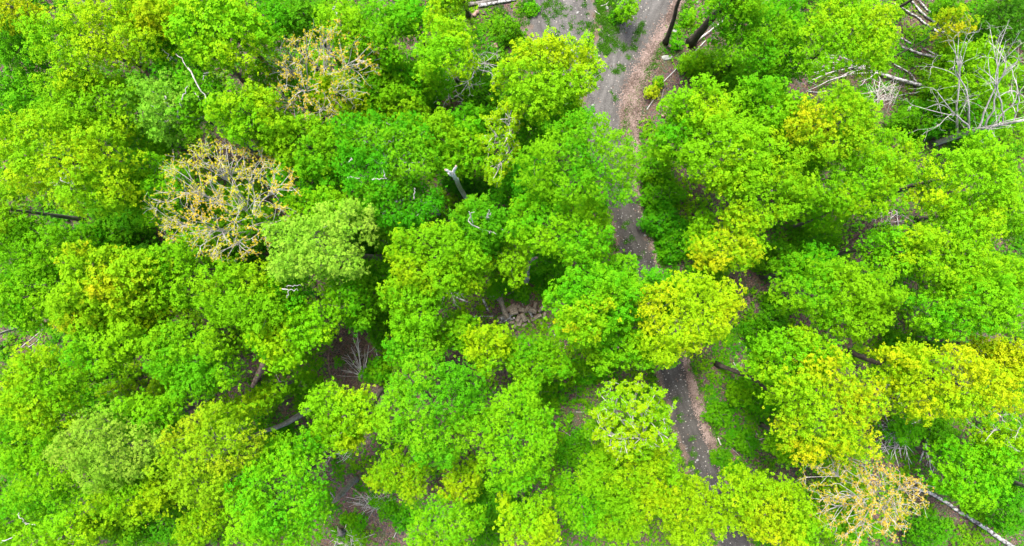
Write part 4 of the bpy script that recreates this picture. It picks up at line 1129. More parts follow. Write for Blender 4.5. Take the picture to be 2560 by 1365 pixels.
fallen_birch([(2302, 213), (2245, 198), (2188, 178)], 0.133, "thick fallen birch log whose branchy top fans out under the bright lime tree",
             [(2022, 186), (2025, 158), (2018, 172), (2040, 140), (2030, 200), (2060, 130), (2080, 205), (2110, 195), (2100, 150), (2130, 170), (2018, 228, 12), (2150, 215, 12)], 0.11)
fallen_birch([(2405, 97), (2375, 70), (2325, 30), (2290, -5)], 0.094, "fallen birch, outermost stem of the bundle near the upper right corner")
fallen_birch([(2375, 98), (2335, 55), (2305, 32), (2275, -5)], 0.101, "fallen birch, middle stem of the bundle near the upper right corner")
fallen_birch([(2348, 83), (2312, 58), (2290, 40), (2236, 8)], 0.086, "fallen birch, innermost stem of the bundle, reaching toward the bright lime tree")
fallen_birch([(2360, 150), (2330, 140), (2290, 130), (2255, 117)], 0.109, "white birch log lying alone below the bundle of birch stems")
fallen_birch([(2343, 138), (2308, 120)], 0.062, "short thin birch beside the lone white birch log")
fallen_birch([(2278, 108), (2250, 94)], 0.062, "short birch piece at the rim of the bright lime tree")
fallen_birch([(2290, 205), (2276, 184), (2235, 160)], 0.062, "crooked thin birch above the thick branchy birch log")
fallen_birch([(2322, 227), (2260, 236), (2200, 249)], 0.039, "long thin birch pole below the thick branchy birch log")
fallen_birch([(2192, 240), (2201, 200)], 0.055, "short white birch piece standing out among brown twigs by the yellow-topped tree")
fallen_birch([(2268, 1212), (2340, 1240), (2400, 1280), (2450, 1312), (2540, 1372)], 0.117, "patchy black and white birch log running to the bottom right", None, 0.17)
fallen_birch([(2335, 1045), (2322, 1085), (2310, 1125), (2300, 1152)], 0.094, "upright-lying birch amid the debris below the bright yellow crown", [(2345, 1175, 8), (2330, 1165, 8)])
fallen_birch([(2300, 1050), (2250, 1075), (2210, 1105)], 0.047, "birch top shattered into white sticks right of the orange patch",
             [(2205, 1060, 6), (2240, 1110, 8), (2215, 1085, 10), (2260, 1120, 5), (2245, 1165, 6), (2280, 1160, 4)])

# standing snags and stumps
def snag(paths, r, mat, label, jag=True, name='snag', group='standing dead snags', forks=()):
    rng = RS(int(paths[0][0] * 3 + paths[0][1]))
    P = spline([at(*p) for p in paths], 18)
    P[0, 2] += float(gz(P[0, 0], P[0, 1])) - 0.05
    P[1:-1] += rng.normal(0, r * 0.12, (16, 3))
    o = thing(name, [P[0, 0], P[0, 1], 0], label, 'dead tree', group)
    tb = Tubes()
    rr = np.linspace(r * 1.25, r * 0.8, 18)
    tb.add(P, rr, 10, rng, 0.06)
    if jag:
        for a in np.linspace(0, 6.28, 6)[:-1]:
            s = P[-1] + np.array([math.cos(a), math.sin(a), 0]) * rr[-1] * 0.6
            d = nrm(P[-1] - P[-2]) * rng.uniform(0.15, 0.55)
            tb.add(np.array([s - d * 0.3, s + d * 0.5, s + d]), [rr[-1] * 0.42, rr[-1] * 0.3, 0.01], 5)
    tb.obj('trunk', mat, o, CUT)
    if forks:
        tb = Tubes()
        for f in forks:
            s = P[f[0]]; q = spline([s] + [at(*w) for w in f[1]], 8); q[1:-1] += rng.normal(0, 0.02, (6, 3))
            tb.add(q, np.linspace(f[2], f[2] * 0.7, 8), 7, rng, 0.05)
        tb.obj('broken_limb', mat, o, CUT)
    return o


snag([(1168, 498, 0), (1150, 470, 6.2), (1140, 448, 10.0), (1131, 434, 12.2)], 0.145, B['bleached'], "tall broken white snag ending in a forked stub, left of the picture's centre",
     forks=[(17, [(1122, 428, 12.8), (1113, 424, 13.2)], 0.10), (17, [(1136, 424, 12.9), (1140, 415, 13.6)], 0.10), (16, [(1128, 438, 12.4), (1119, 432, 12.9)], 0.06)])
snag([(1316, 706, 0), (1318, 682, 2.2), (1320, 663, 3.8)], 0.18, B['birch'], "forked birch stump standing behind the firewood heap", jag=False,
     forks=[(17, [(1325, 652, 4.4), (1343, 644, 5.0)], 0.14), (17, [(1312, 655, 4.3), (1309, 645, 4.8)], 0.11)])
snag([(891, 1196, 0), (865, 1222, 3.0), (838, 1251, 6.0)], 0.20, B['silver'], "grey broken snag leaning out above the leaf-strewn floor near the bottom", forks=[(17, [(832, 1240, 6.6), (827, 1230, 6.8)], 0.05)])
snag([(184, 1273, 0), (152, 1292, 2.6), (122, 1308, 5.0)], 0.12, B['dead'], "pale snag near the lower left corner with a split tip", forks=[(17, [(126, 1315, 5.4), (130, 1322, 5.6)], 0.05), (17, [(136, 1306, 5.2)], 0.04)])
snag([(52, 821, 3.0), (25, 826, 5.0), (-10, 838, 7.0)], 0.10, B['dead'], "thick white dead limb sticking out at the left edge")
snag([(2508, 1195, 0), (2535, 1206, 2.0), (2575, 1220, 4.5)], 0.17, B['grey'], "grey snag trunk cut by the right edge near the bottom")
snag([(1157, 1297, 0), (1160, 1288, 1.0)], 0.19, B['dark'], "short dark stump near the bottom edge, above the bumpy bright crown", name='stump', jag=False)
snag([(857, 1335, 0), (853, 1328, 0.8)], 0.30, B['grey'], "broad grey stump near the bottom edge beside a brush pile", name='stump', jag=False)
snag([(1199, 262, 0), (1195, 254, 1.1)], 0.20, B['dark'], "dark stump at the edge of the brown brush hollow", name='stump', jag=False)
snag([(1786, 100, 0), (1789, 97, 0.45)], 0.24, B['grey'], "grey stump beside the rusty brown log", name='stump', jag=False)
snag([(1673, 115, 0), (1675, 114, 0.35)], 0.15, B['grey'], "small grey stump at the foot of the slim sloping trunk", name='stump', jag=False)
snag([(1727, 202, 0), (1730, 199, 0.6)], 0.20, B['dark'], "dark stump with a rusty side above the verge crowns", name='stump', jag=False)
snag([(1235, 118, 0), (1238, 115, 0.5)], 0.26, B['pink'], "pinkish stump on the rim of the weedy clearing", name='stump', jag=False)
snag([(1958, 1155, 0), (1985, 1168, 0.6)], 0.14, B['dark'], "dark stump-like root below the orange-patched crown", name='stump', jag=False)

# loose sticks
ST_ = 'loose sticks on the forest floor'
for pts, r, m, lab in [
    ([(872, 1216), (890, 1224), (916, 1246)], .05, 'pink', "pale reddish stick at the foot of the grey broken snag"),
    ([(800, 1165), (825, 1195), (862, 1212)], .035, 'grey', "curved thin stick left of the grey broken snag"),
    ([(1006, 1276), (1000, 1310), (983, 1346)], .04, 'dead', "thin upright stick on the leaf-strewn floor near the bottom"),
    ([(900, 1314), (906, 1330), (912, 1346)], .045, 'dead', "short pale stick left of the thin upright stick"),
    ([(915, 1290), (917, 1305)], .06, 'pink', "stubby pinkish stick in the leaf-strewn floor"),
    ([(825, 1290), (830, 1298)], .05, 'dead', "tiny pale stick beside the large bumpy green crown"),
    ([(912, 1255), (921, 1271)], .03, 'grey', "thin grey stick below the grey broken snag"),
    ([(1120, 1290), (1145, 1308), (1165, 1320)], .03, 'dead', "thin pale stick beside the short dark stump"),
    ([(1110, 1255), (1120, 1265)], .05, 'dead', "short pale stick over the brush left of the small yellow-green tree"),
    ([(675, 952), (705, 953), (735, 953)], .022, 'dead', "very thin straight twig right of the reddish broken trunk"),
    ([(690, 935), (700, 957)], .03, 'dead', "thin forked twig right of the reddish broken trunk"),
    ([(798, 975), (795, 1000)], .03, 'dead', "thin upright twig at the foot of the curved grey trunk"),
    ([(1822, 1003), (1827, 985), (1830, 972)], .05, 'dead', "white stick under the leafy bright bush on the verge"),
    ([(1795, 1095), (1802, 1112)], .07, 'dead', "stubby white stick at the edge of the lower track"),
    ([(1820, 1112), (1848, 1138)], .03, 'dead', "thin grey stick across the lower verge"),
    ([(1765, 1052), (1778, 1072)], .05, 'pink', "pinkish stick on the rim of the lower track"),
    ([(1848, 856), (1882, 880)], .04, 'dead', "pale stick by the lower rim of the golden-edged crown"),
    ([(1833, 905), (1845, 925), (1858, 900)], .03, 'dead', "forked pale twig above the forked dark trunk"),
    ([(1855, 1092), (1890, 1100), (1915, 1095)], .03, 'dead', "thin bent stick above the bush on the lower verge"),
    ([(2212, 880), (2222, 902)], .06, 'dead', "pale stick above the long dark trunk of the yellow crown"),
    ([(1395, 1065), (1410, 1078), (1428, 1090)], .03, 'dead', "thin stick on bare ground left of the star-branched tree"),
    ([(1440, 1030), (1462, 1030)], .03, 'dead', "short thin stick left of the star-branched tree's crown"),
    ([(1525, 1318), (1530, 1345)], .03, 'dead', "thin stick on the bottom edge left of the track's end"),
    ([(1490, 1335), (1500, 1320)], .03, 'dead', "tiny stick on the bottom edge beside the thin stick"),
    ([(1502, 15), (1516, 10), (1522, 3)], .045, 'dead', "bleached stick on the grassy island between the track branches"),
    ([(1486, 27), (1500, 36)], .05, 'dead', "bleached stick lowest on the grassy island"),
    ([(2055, 715), (2085, 702), (2100, 692)], .03, 'dead', "thin grey stick above the wide yellow-tipped tree"),
    ([(330, 690), (345, 660)], .02, 'grey', "thin bent twig over the bushes behind the orange-flecked tree"),
    ([(2020, 228), (2045, 231), (2072, 226)], .045, 'dead', "white branch piece on the grass above the yellow-topped tree"),
    ([(900, 640), (915, 655)], .05, 'brown', "brown stick at the bend of the mint-pale crown's trunk"),
    ([(55, 868), (80, 848), (110, 822)], .035, 'dead', "long thin white stick below the white dead limb"),
    ([(70, 870), (95, 852), (108, 830)], .028, 'dead', "second thin white stick beside the long thin one at the left edge"),
]:
    log(pts, r, BARK[m], lab, 'stick', 'stick', r2=r * 0.6, group=ST_, capmat=None)

# brush piles: heaps of thin dead stems
def brush(px, py, rx, ry, n, label, fan=None, mat='twig', rmax=0.035, name='brush_pile', ln=(0.8, 2.2), zmax=0.5):
    rng = RS(int(px + py * 3))
    tb = Tubes()
    if fan is None:
        for _ in range(n):
            a = rng.random() * 6.28; q = math.sqrt(rng.random())
            c = at(px + rx * q * math.cos(a), py + ry * q * math.sin(a), 0); c[2] = rng.uniform(0.03, zmax)
            th = rng.normal(0.6, 0.9); l = rng.uniform(*ln)
            d = np.array([math.cos(th), math.sin(th), rng.normal(0, 0.08)]) * l / 2
            r = rng.uniform(0.010, rmax)
            tb.add(np.array([c - d, c + rng.normal(0, 0.06, 3) + np.array([0, 0, .04]), c + d]), [r, r * 0.85, r * 0.5], 4)
    else:
        s = at(fan[0], fan[1], 0.2)
        for e in fan[2]:
            E = at(e[0], e[1], e[2] if len(e) > 2 else rng.uniform(0.3, 1.2)); st = s + rng.normal(0, 0.10, 3) * np.array([1, 1, 0])
            m = st + (E - st) * 0.5 + rng.normal(0, 0.08, 3)
            P = spline([st, m, E], 9); r = e[3] if len(e) > 3 else rng.uniform(0.03, 0.055)
            tb.add(P, np.linspace(r, 0.012, 9), 5)
            for _ in range(3):
                k = rng.integers(3, 8); d = nrm(nrm(E - st) + 0.5 * rng.standard_normal(3) * np.array([1, 1, .4])) * rng.uniform(0.4, 1.0)
                tb.add(np.array([P[k], P[k] + d * .5 + rng.normal(0, .03, 3), P[k] + d]), [r * 0.45, r * 0.3, 0.008], 3)
    o = tb.obj(name, BARK[mat])
    return tag(o, label, 'brush', 'dead brush on the forest floor')


brush(905, 935, 0, 0, 0, "fan of dead grey stems radiating from the floor above the blue-green crown",
      (903, 940, [(893, 812, 1.4, .07), (890, 850, 1.2), (868, 885, .8), (852, 925, .5, .06), (862, 900, .9), (912, 885, 1.2), (922, 862, 1.3), (878, 868, 1.0), (884, 880, .7), (900, 870, .8),
                  (935, 945, .3, .06), (850, 940, .3), (872, 905, .6), (915, 910, .6), (882, 845, .9)]))
brush(870, 870, 55, 50, 150, "bed of brown twigs under the fan of dead grey stems", mat='brown', rmax=0.025)
brush(880, 960, 46, 22, 60, "brown twig heap at the foot of the fan of dead stems", mat='brown', rmax=0.022)
brush(2148, 580, 52, 42, 120, "dark hollow full of dead twigs right of the loose spray-leaved tree", mat='dark', rmax=0.035)
brush(2215, 548, 40, 16, 26, "heap of white dead sticks at the top of the dark brush hollow", mat='dead', rmax=0.04)
brush(1150, 280, 44, 24, 70, "brown brush hollow with curved sticks left of the dark stump", mat='brown', rmax=0.035)
brush(1120, 728, 36, 18, 30, "splayed pale sticks left of the firewood heap", (1128, 722, [(1085, 742, .5), (1090, 728, .8), (1100, 755, .5), (1110, 715, 1.0), (1150, 742, .5), (1095, 745, .3), (1140, 765, .3), (1160, 735, .8)]), mat='dead')
brush(1115, 1225, 44, 30, 90, "brown twig heap left of the small yellow-green tree near the bottom", mat='brown', rmax=0.03)
brush(935, 1250, 40, 16, 60, "mat of fine grey twigs below the fine yellow-green tree", mat='twig', rmax=0.015)
brush(880, 1345, 46, 20, 40, "pile of dead grey sticks on the bottom edge by the broad stump", mat='twig', rmax=0.045)
brush(1225, 1268, 22, 22, 24, "small grey stick heap left of the yellow-lime bottom crown", mat='twig', rmax=0.03)
brush(945, 525, 40, 30, 0, "sheaf of thin white stems under the large fine-leaved birch", (968, 552, [(918, 512, 1.5), (930, 508, 1.6), (940, 510, 1.8), (922, 525, 1.2), (915, 545, .8), (950, 520, 1.5)]), mat='dead')
brush(1000, 545, 10, 6, 6, "few grey twigs below the sheaf of thin white stems", mat='twig')
brush(2225, 1090, 40, 34, 44, "tangle of white broken sticks right of the orange-patched crown", mat='dead', rmax=0.045)
brush(2100, 190, 70, 34, 70, "brown twig litter beneath the branchy fallen birch top", mat='brown', rmax=0.022)
brush(2205, 235, 34, 26, 60, "fine brown twigs around the short white birch piece", mat='twig', rmax=0.02)
brush(840, 1120, 50, 26, 50, "thin grey twigs below the small sparse lime tree", mat='twig', rmax=0.025)
brush(2245, 970, 50, 24, 40, "grey twigs beneath the slim yellow tree", mat='twig', rmax=0.03)
brush(1300, 800, 60, 30, 90, "splinters and twigs strewn round the firewood heap", mat='brown', rmax=0.02, ln=(0.3, 0.9), zmax=0.15)
brush(330, 520, 44, 18, 40, "brown twigs above the bare brown mound", mat='brown', rmax=0.02)
brush(185, 455, 34, 12, 26, "grey twig ends below the largest left crown", mat='twig', rmax=0.022)

# ------------------------------------------------------------------ firewood heap
def split_block(px, py, z, ln, w, h, ang, tilt, birch, label):
    rng = RS(int(px * 31 + py * 17 + z * 10))
    n = 7; sec = []
    k = rng.integers(0, 2)
    prof = np.array([[-.5, -.45], [-.1, -.52], [.5, -.38], [.46, .1], [.12, .5], [-.22, .46], [-.5, .12]]) if k else np.array([[-.5, -.5], [.1, -.48], [.5, -.42], [.5, .25], [.3, .48], [-.3, .5], [-.48, .3]])
    prof = prof + rng.normal(0, 0.05, prof.shape)
    xs = np.linspace(-.5, .5, n) * ln
    V = []
    for i, x in enumerate(xs):
        q = prof * np.array([w, h]) * (1 + rng.normal(0, 0.04, (7, 1)))
        V.append(np.stack([np.full(7, x) + rng.normal(0, 0.012, 7), q[:, 0], q[:, 1]], 1))
    V = np.concatenate(V)
    i = np.arange(n - 1)[:, None] * 7; j = np.arange(7)[None]; kk = (j + 1) % 7
    Q = np.stack([i + j, i + kk, i + 7 + kk, i + 7 + j], -1).reshape(-1, 4)
    V = np.concatenate([V, V[:7].mean(0)[None], V[-7:].mean(0)[None]])
    j = np.arange(7); kk = (j + 1) % 7; b = (n - 1) * 7
    T_ = np.concatenate([np.stack([np.full(7, n * 7), kk, j], -1), np.stack([np.full(7, n * 7 + 1), b + j, b + kk], -1)])
    side = np.tile(np.arange(7), n - 1)
    mi = np.where((side == 0) | (side == 1) | (side == 6 if k else side == 0), 0, 1)
    mi = np.concatenate([mi, np.full(len(T_), 2)])
    flip = math.pi * rng.integers(0, 2) if birch is None else 0
    if birch: mi[:len(Q)] = np.where(rng.random(len(Q)) < 0.0, 1, np.where((side >= 2) & (side <= 5), 0, 1))
    o = mesh_obj('firewood_block', V, [Q, T_], [BARK['birch'] if birch else BARK['grey'], WEATHERED, CUT], None, mi)
    p = at(px, py, z)
    o.location = p.tolist(); o.rotation_euler = (rng.normal(0, 0.4), tilt, ang)
    return tag(o, label, 'firewood', 'split firewood in the heap')


dull = "weathered grey-brown split block lying in the firewood heap, without white bark"
for a in [
    (1284, 778, .62, .62, .52, .40, 0.25, 0.15, False, "squarish split firewood block on top of the heap's middle"),
    (1309, 793, .58, .72, .34, .34, -1.1, 0.2, False, "narrow upright-split firewood block at the heap's front middle"),
    (1333, 777, .45, .58, .40, .36, -0.4, -.15, False, "broad split firewood block at the far right of the heap's top"),
    (1352, 773, .40, .55, .26, .30, 1.0, 0.1, False, "slim split firewood block leaning at the heap's right end"),
    (1268, 790, .42, 1.15, .26, .26, 0.42, 0.05, True, "white-barked split log along the front left of the heap"),
    (1262, 800, .22, 1.05, .22, .22, 0.48, -.05, True, "white-barked round lowest at the front left of the heap"),
    (1277, 798, .22, .70, .16, .18, 0.35, 0.0, True, "small white-barked stick at the front of the heap"),
    (1326, 783, .28, .62, .22, .25, -1.0, 0.2, True, "white-barked split block between the upright-split and broad blocks"),
    (1256, 790, .30, .85, .30, .26, 0.5, 0.0, False, "long brown split block against the thick debarked log"),
    (1296, 795, .35, .60, .40, .30, 1.1, .1, False, dull), (1320, 800, .22, .50, .16, .18, -1.0, .1, False, dull),
    (1299, 806, .18, .60, .36, .26, 1.3, .1, False, dull), (1345, 790, .22, .60, .40, .30, 0.5, .0, False, dull),
    (1275, 770, .28, .85, .34, .28, 0.6, .0, False, dull), (1305, 775, .25, .60, .40, .30, -.3, .1, False, dull),
    (1318, 772, .22, .60, .34, .30, .9, .0, False, dull), (1336, 797, .15, .55, .26, .24, .2, .0, False, dull),
    (1290, 812, .14, .55, .28, .24, .9, .0, False, dull), (1350, 803, .12, .50, .26, .24, -.7, .0, False, dull),
    (1338, 765, .16, .55, .30, .28, 1.4, .0, False, dull), (1278, 805, .15, .50, .24, .22, .1, .0, False, dull),
    (1360, 788, .12, .50, .26, .24, 1.3, .0, False, dull), (1290, 766, .14, .60, .30, .26, .1, .0, False, dull),
    (1312, 812, .12, .45, .24, .20, .6, .0, False, dull), (1328, 812, .12, .45, .22, .20, -.4, .0, False, dull),
]: split_block(*a)

# ------------------------------------------------------------------ stones
def rock(px, py, sx, sy, sz, mat, label, ang=0.0):
    rng = RS(int(px * 5 + py))
    u = np.linspace(0, np.pi, 9)[1:-1]; v = np.linspace(0, 2 * np.pi, 13)[:-1]
    U, W = np.meshgrid(u, v, indexing='ij')
    D = np.stack([np.sin(U) * np.cos(W), np.sin(U) * np.sin(W), np.cos(U)], -1).reshape(-1, 3)
    D = np.concatenate([D, [[0, 0, 1]], [[0, 0, -1]]])
    f = 1 + 0.16 * np.sin(3 * D[:, 0] + rng.random() * 6) + 0.12 * np.sin(4 * D[:, 1] + rng.random() * 6) + rng.normal(0, 0.05, len(D))
    V = D * f[:, None] * np.array([sx, sy, sz])
    r, c = 7, 12
    i = np.arange(r - 1)[:, None] * c; j = np.arange(c)[None]; k = (j + 1) % c
    Q = np.stack([i + j, i + c + j, i + c + k, i + k], -1).reshape(-1, 4)
    j = np.arange(c); k = (j + 1) % c; b = (r - 1) * c
    T_ = np.concatenate([np.stack([np.full(c, r * c), j, k], -1), np.stack([np.full(c, r * c + 1), b + k, b + j], -1)])
    o = mesh_obj('rock', V, [Q, T_], [mat], smooth=False)
    p = at(px, py, 0); p[2] = float(gz(p[0], p[1])) + sz * 0.35
    o.location = p.tolist(); o.rotation_euler = (0, 0, ang)
    return tag(o, label, 'rock', 'rocks on the ground')


rock(1686, 78, .17, .15, .10, STONE, "small pale rock between the two sloping dark trunks")
rock(1668, 144, .42, .22, .09, LICHEN, "flat lichen-covered rock in the leaf litter right of the track", 0.1)
rock(1743, 6, .14, .11, .08, STONE, "pale rock on the top edge above the sloping trunks")
rock(1288, 84, .22, .15, .12, STONE, "pale rock on the weedy clearing beside the dense bush", 0.5)
rock(1500, 152, .13, .12, .10, STONE, "round grey rock at the track edge, lowest of its cluster")
rock(1498, 140, .10, .08, .08, STONE, "white rock above the round grey one at the track edge", 0.7)
rock(1491, 150, .07, .06, .05, STONE, "smallest rock of the cluster at the track edge")
rock(1444, 32, .13, .10, .07, STONE, "pale rock on the upper arm of the clearing track", 0.9)
rock(1517, 20, .14, .12, .10, STONE, "whitish rock on the grassy island by the bleached sticks", 0.3)
rock(1482, 263, .12, .10, .08, STONE, "pale rock at the tip of the trackside maple's upper rim")
rock(1613, 588, .11, .09, .07, STONE, "white rock on the right rim of the track below the maple", 0.4)
rock(1743, 1150, .11, .08, .06, STONE, "white rock lying on the lower track", 0.5)
rock(1770, 1127, .06, .05, .04, STONE, "small white stone at the right rim of the lower track")
rock(1893, 1085, .12, .10, .09, STONE, "white rock above the bush on the lower verge")
rock(1835, 948, .07, .06, .05, STONE, "tiny white stone under the forked dark trunk")
rock(1385, 838, .11, .09, .08, STONE, "grey rock right of the firewood heap, below the yellow-streaked maple")
rock(1368, 818, .16, .12, .10, LICHEN, "greenish rock at the right foot of the firewood heap")
rock(1408, 868, .26, .16, .12, B['pink'], "pinkish rock below the yellow-streaked maple", 0.5)
rock(958, 830, .22, .20, .12, STONE, "dark round rock in the litter left of the feathery tree") 
rock(1872, 1195, .13, .10, .08, STONE, "white rock above the yellow-green tree near the bottom edge")
rock(1985, 815, .18, .13, .10, STONE, "pale rock above the lime-green tree by the orange-patched crown", 0.8)

# ------------------------------------------------------------------ ground cover, leaf litter, grass, pebbles
BARE = [(385, 575, 42), (1640, 190, 70), (1690, 170, 60), (1640, 270, 50), (1665, 240, 55), (875, 880, 75), (880, 950, 50), (915, 830, 40), (1150, 275, 60), (1245, 170, 32), (1300, 790, 75), (945, 1290, 45), (880, 1310, 40),
        (1110, 1235, 55), (2150, 585, 60), (1810, 970, 30), (1930, 720, 40), (1970, 690, 24), (1420, 1050, 40), (2220, 275, 40), (2400, 160, 20), (1260, 30, 45), (1790, 85, 40), (1740, 185, 50), (510, 690, 50), (470, 805, 50), (340, 960, 40),
        (545, 960, 50), (700, 1010, 40), (1905, 800, 30), (1455, 40, 30), (820, 820, 40), (2370, 1255, 40), (1345, 620, 30), (1950, 870, 30), (1870, 1190, 40), (2270, 885, 50), (1130, 200, 50)]
GREENISH = [(1200, 60, 70), (1660, 560, 110), (2300, 180, 110), (1830, 1020, 90), (700, 960, 90), (1850, 200, 110)]


def to_px(P):
    s = F / (H - P[:, 2])
    return CX + P[:, 0] * s, CY - P[:, 1] * s


def build_stuff():
    rng = RS(77)
    # undergrowth tufts
    n = 70000
    X = rng.uniform(-50, 50, n); Y = rng.uniform(-30, 30, n)
    d = np.minimum(strip_dist(X, Y, TL), strip_dist(X, Y, AL) + 0.25)
    dw = strip_dist(X, Y, WL)
    dens = 0.62 * fbm(X / 2.6 + 30, Y / 2.6 + 30, NC) + 0.75 * fbm(X / 0.62 + 3, Y / 0.62 + 8, NB) - 0.07
    px, py = CX + X * F / H, CY - Y * F / H
    for a, b, r in BARE:
        dens -= 0.20 * np.exp(-(((px - a) ** 2 + (py - b) ** 2) / (r * 1.0) ** 2))
    for a, b, r in GREENISH:
        dens += 0.10 * np.exp(-(((px - a) ** 2 + (py - b) ** 2) / r ** 2))
    LY = np.concatenate(LYING)[:, :2]
    dl = np.concatenate([np.sqrt(((np.stack([X[i:i + 4000], Y[i:i + 4000]], 1)[:, None] - LY[None]) ** 2).sum(-1)).min(1) for i in range(0, len(X), 4000)])
    keep = (dl > 0.20) & (d > 0.15) & (dw > 0.05) & (rng.random(n) < np.clip((dens - 0.47) * 6.0, 0, 1))
    X, Y = X[keep], Y[keep]; n = len(X)
    Z = gz(X, Y)
    k = rng.integers(4, 9, n); idx = np.repeat(np.arange(n), k)
    hgt = np.clip((fbm(X / 3.2 + 3, Y / 3.2 + 8) - 0.33) * 3.2, 0.08, 1.1) * np.clip(d[keep] / 2.5, 0.15, 1) * np.clip((dl[keep] - 0.1) / 1.8, 0.06, 1)
    m = len(idx)
    sp = rng.uniform(0.15, 0.34, n)[idx]
    C = np.stack([X[idx] + rng.normal(0, 1, m) * sp, Y[idx] + rng.normal(0, 1, m) * sp, Z[idx] + 0.05 + hgt[idx] * rng.random(m)], 1)
    N_ = nrm(np.array([0, 0, 1.0]) + 0.38 * rng.standard_normal((m, 3)))
    V, T_, rid = rosettes(C, N_, rng, 0.155 * rng.uniform(0.7, 1.3), 4)
    t = np.clip(fbm(C[:, 0] / 2 + 40, C[:, 1] / 2 + 11) * 1.6 - 0.42 + rng.normal(0, 0.16, m) + rng.normal(0, 0.22, n)[idx], 0, 1)
    o = mesh_obj("undergrowth", V, T_, [UNDER], attr=t[rid])
    tag(o, "low green undergrowth carpeting the forest floor in the gaps", "undergrowth", kind='stuff')

    # dead leaves on the forest floor
    def flakes(X, Y, Z, L, rng):
        n = len(X); a = rng.random(n) * 6.3
        d = np.stack([np.cos(a), np.sin(a), rng.normal(0, 0.22, n)], 1); w = np.stack([-np.sin(a), np.cos(a), rng.normal(0, 0.3, n)], 1)
        l = (L * rng.uniform(0.6, 1.3, n))[:, None]
        c = np.stack([X, Y, Z], 1)
        V = np.stack([c - d * l * .5, c + w * l * .33 + [0, 0, .012], c + d * l * .5, c - w * l * .33 + [0, 0, .012]], 1).reshape(-1, 3)
        V[:, 2] = np.maximum(V[:, 2], np.repeat(Z, 4) - 0.004)
        q = np.arange(n)[:, None] * 4
        return V, np.concatenate([q + [[0, 1, 2]], q + [[0, 2, 3]]])
    n = 150000
    X = rng.uniform(-46, 46, n); Y = rng.uniform(-26, 26, n)
    d = np.minimum(strip_dist(X, Y, TL), strip_dist(X, Y, AL))
    p = np.clip(0.25 + d * 1.2, 0.03, 1)
    keep = rng.random(n) < p
    X, Y, d = X[keep], Y[keep], d[keep]
    V, T_ = flakes(X, Y, gz(X, Y) + np.where(d < 0.5, 0.05, 0.02) + rng.random(len(X)) * 0.02, 0.13, rng)
    t = np.clip(fbm(X / 1.5, Y / 1.5, NB) * 1.3 - 0.15 + rng.normal(0, 0.25, len(X)), 0, 1)
    o = mesh_obj("leaf_litter", V, T_, [LITTER], attr=np.repeat(t, 4))
    tag(o, "dead brown leaves scattered over the forest floor", "leaf litter", kind='stuff')

    # drift of pale dead leaves along the right side of the track
    i = rng.integers(0, len(WL), 30000)
    S = WL[i]
    tan = nrm(np.gradient(WL[:, :2], axis=0))[i]; side = np.stack([tan[:, 1], -tan[:, 0]], 1)
    off = rng.normal(0, 0.50, len(i)) * S[:, 2]
    P = S[:, :2] + side * off[:, None] + tan * rng.uniform(-0.25, 0.25, (len(i), 1))
    w = np.clip(S[:, 2] / 0.9, 0.12, 1)
    kp = rng.random(len(i)) < w
    P, off, S = P[kp], off[kp], S[kp]
    hump = 0.10 * np.exp(-(off / (0.7 * S[:, 2])) ** 2) * np.clip(S[:, 2], 0, 1)
    V, T_ = flakes(P[:, 0], P[:, 1], 0.045 + hump * rng.random(len(P)), 0.12, rng)
    t = np.clip(fbm(P[:, 0] / 0.7, P[:, 1] / 0.7, NC) * 1.5 - 0.25 + rng.normal(0, 0.26, len(P)), 0, 1)
    o = mesh_obj("leaf_drift", V, T_, [CHIPS], attr=np.repeat(t, 4))
    tag(o, "drift of pinkish dead leaves along the right rim of the track", "leaf drift", kind='stuff')

    # grass tufts on the clearing, the island and the crown of the track
    spots = []
    n = 2600
    gx, gy = rng.uniform(1180, 1560, n), rng.uniform(-20, 175, n)
    X, Y = (gx - CX) * H / F, (CY - gy) * H / F
    p = np.clip((fbm(X / 1.1, Y / 1.1, NC) - 0.40) * 3.2, 0, 1) * np.clip((1500 - gx) / 260, 0.10, 1)
    p = np.where((gx > 1495) & (gx < 1545) & (gy < 130), 0.8, p)
    kp = rng.random(n) < p
    spots.append(np.stack([X[kp], Y[kp]], 1))
    for a, b in [(1605, 62), (1590, 80), (1588, 95), (1605, 80), (1582, 118), (1572, 143), (1542, 180), (1517, 134), (1563, 118), (1556, 166), (1530, 245), (1545, 330), (1566, 560), (1575, 600), (1600, 640), (1560, 640), (1728, 1100), (1734, 1130), (1726, 1160), (1742, 1180), (1690, 1000), (1700, 1050)]:
        q = rng.normal(0, 0.16, (rng.integers(3, 9), 2)) + at(a, b)[:2]
        spots.append(q)
    # weeds along the rims
    for sgn in (-1, 1):
        ii = rng.integers(0, len(TL), 420)
        tan = nrm(np.gradient(TL[:, :2], axis=0))[ii]; side = np.stack([tan[:, 1], -tan[:, 0]], 1)
        o_ = sgn * (TL[ii, 2] * 1.0 + np.abs(rng.normal(0, 0.35, len(ii))))
        spots.append(TL[ii, :2] + side * o_[:, None])
    Q = np.concatenate(spots)
    k = rng.integers(14, 30, len(Q)); idx = np.repeat(np.arange(len(Q)), k); m = len(idx)
    c = np.stack([Q[idx, 0] + rng.normal(0, 0.10, m), Q[idx, 1] + rng.normal(0, 0.10, m), np.full(m, 0.015)], 1)
    a = rng.random(m) * 6.3; l = rng.uniform(0.10, 0.26, m)[:, None]
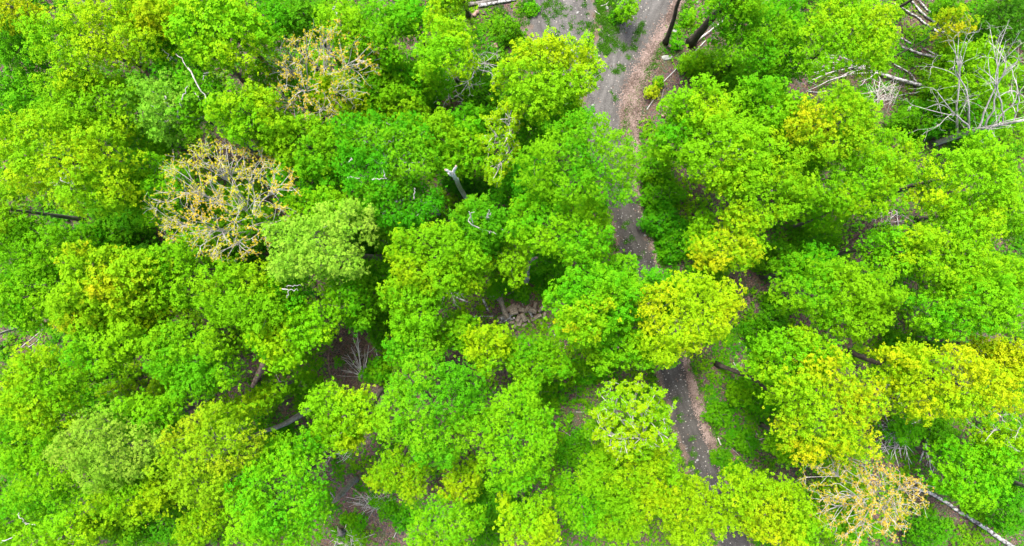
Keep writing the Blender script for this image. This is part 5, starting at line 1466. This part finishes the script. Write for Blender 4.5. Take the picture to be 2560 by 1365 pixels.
    d = np.stack([np.cos(a), np.sin(a), rng.uniform(0.3, 1.3, m)], 1); d = nrm(d)
    w = np.stack([-np.sin(a), np.cos(a), np.zeros(m)], 1) * 0.022
    V = np.stack([c - w, c + w, c + d * l + w * 0.2, c + d * l - w * 0.2], 1).reshape(-1, 3)
    q = np.arange(m)[:, None] * 4
    T_ = np.concatenate([q + [[0, 1, 2]], q + [[0, 2, 3]]])
    o = mesh_obj("grass", V, T_, [GRASS], attr=np.repeat(rng.random(len(Q))[idx], 4))
    tag(o, "grass tufts and weeds on the clearing and along the track", "grass", kind='stuff')

    # pebbles
    n = 1500
    ii = rng.integers(0, len(TL), n); uu = rng.uniform(-1, 1, n)
    tan = nrm(np.gradient(TL[:, :2], axis=0))[ii]; side = np.stack([tan[:, 1], -tan[:, 0]], 1)
    P = TL[ii, :2] + side * (uu * TL[ii, 2])[:, None]
    ja = rng.integers(0, len(AL), 400); P = np.concatenate([P, AL[ja, :2] + rng.normal(0, 1, (400, 2)) * AL[ja, 2:3] * 0.5]); n = len(P)
    D = np.array([[1, 0, 0], [0, 1, 0], [-1, 0, 0], [0, -1, 0], [0, 0, .8], [0, 0, -.8]])
    s = (0.018 + 0.05 * rng.random(n) ** 4)[:, None, None]
    V = (D[None] * s * rng.uniform(0.6, 1.3, (n, 6, 1)))
    an = rng.random(n) * 6.3; ca, sa = np.cos(an)[:, None], np.sin(an)[:, None]
    V = np.stack([V[..., 0] * ca - V[..., 1] * sa, V[..., 0] * sa + V[..., 1] * ca, V[..., 2]], -1)
    V += np.stack([P[:, 0], P[:, 1], np.full(n, 0.035)], 1)[:, None]
    t6 = np.array([[0, 1, 4], [1, 2, 4], [2, 3, 4], [3, 0, 4], [1, 0, 5], [2, 1, 5], [3, 2, 5], [0, 3, 5]])
    T_ = (np.arange(n)[:, None, None] * 6 + t6[None]).reshape(-1, 3)
    o = mesh_obj("pebbles", V.reshape(-1, 3), T_, [STONE])
    tag(o, "pale pebbles strewn over the gravel track", "pebbles", kind='stuff')


build_stuff()
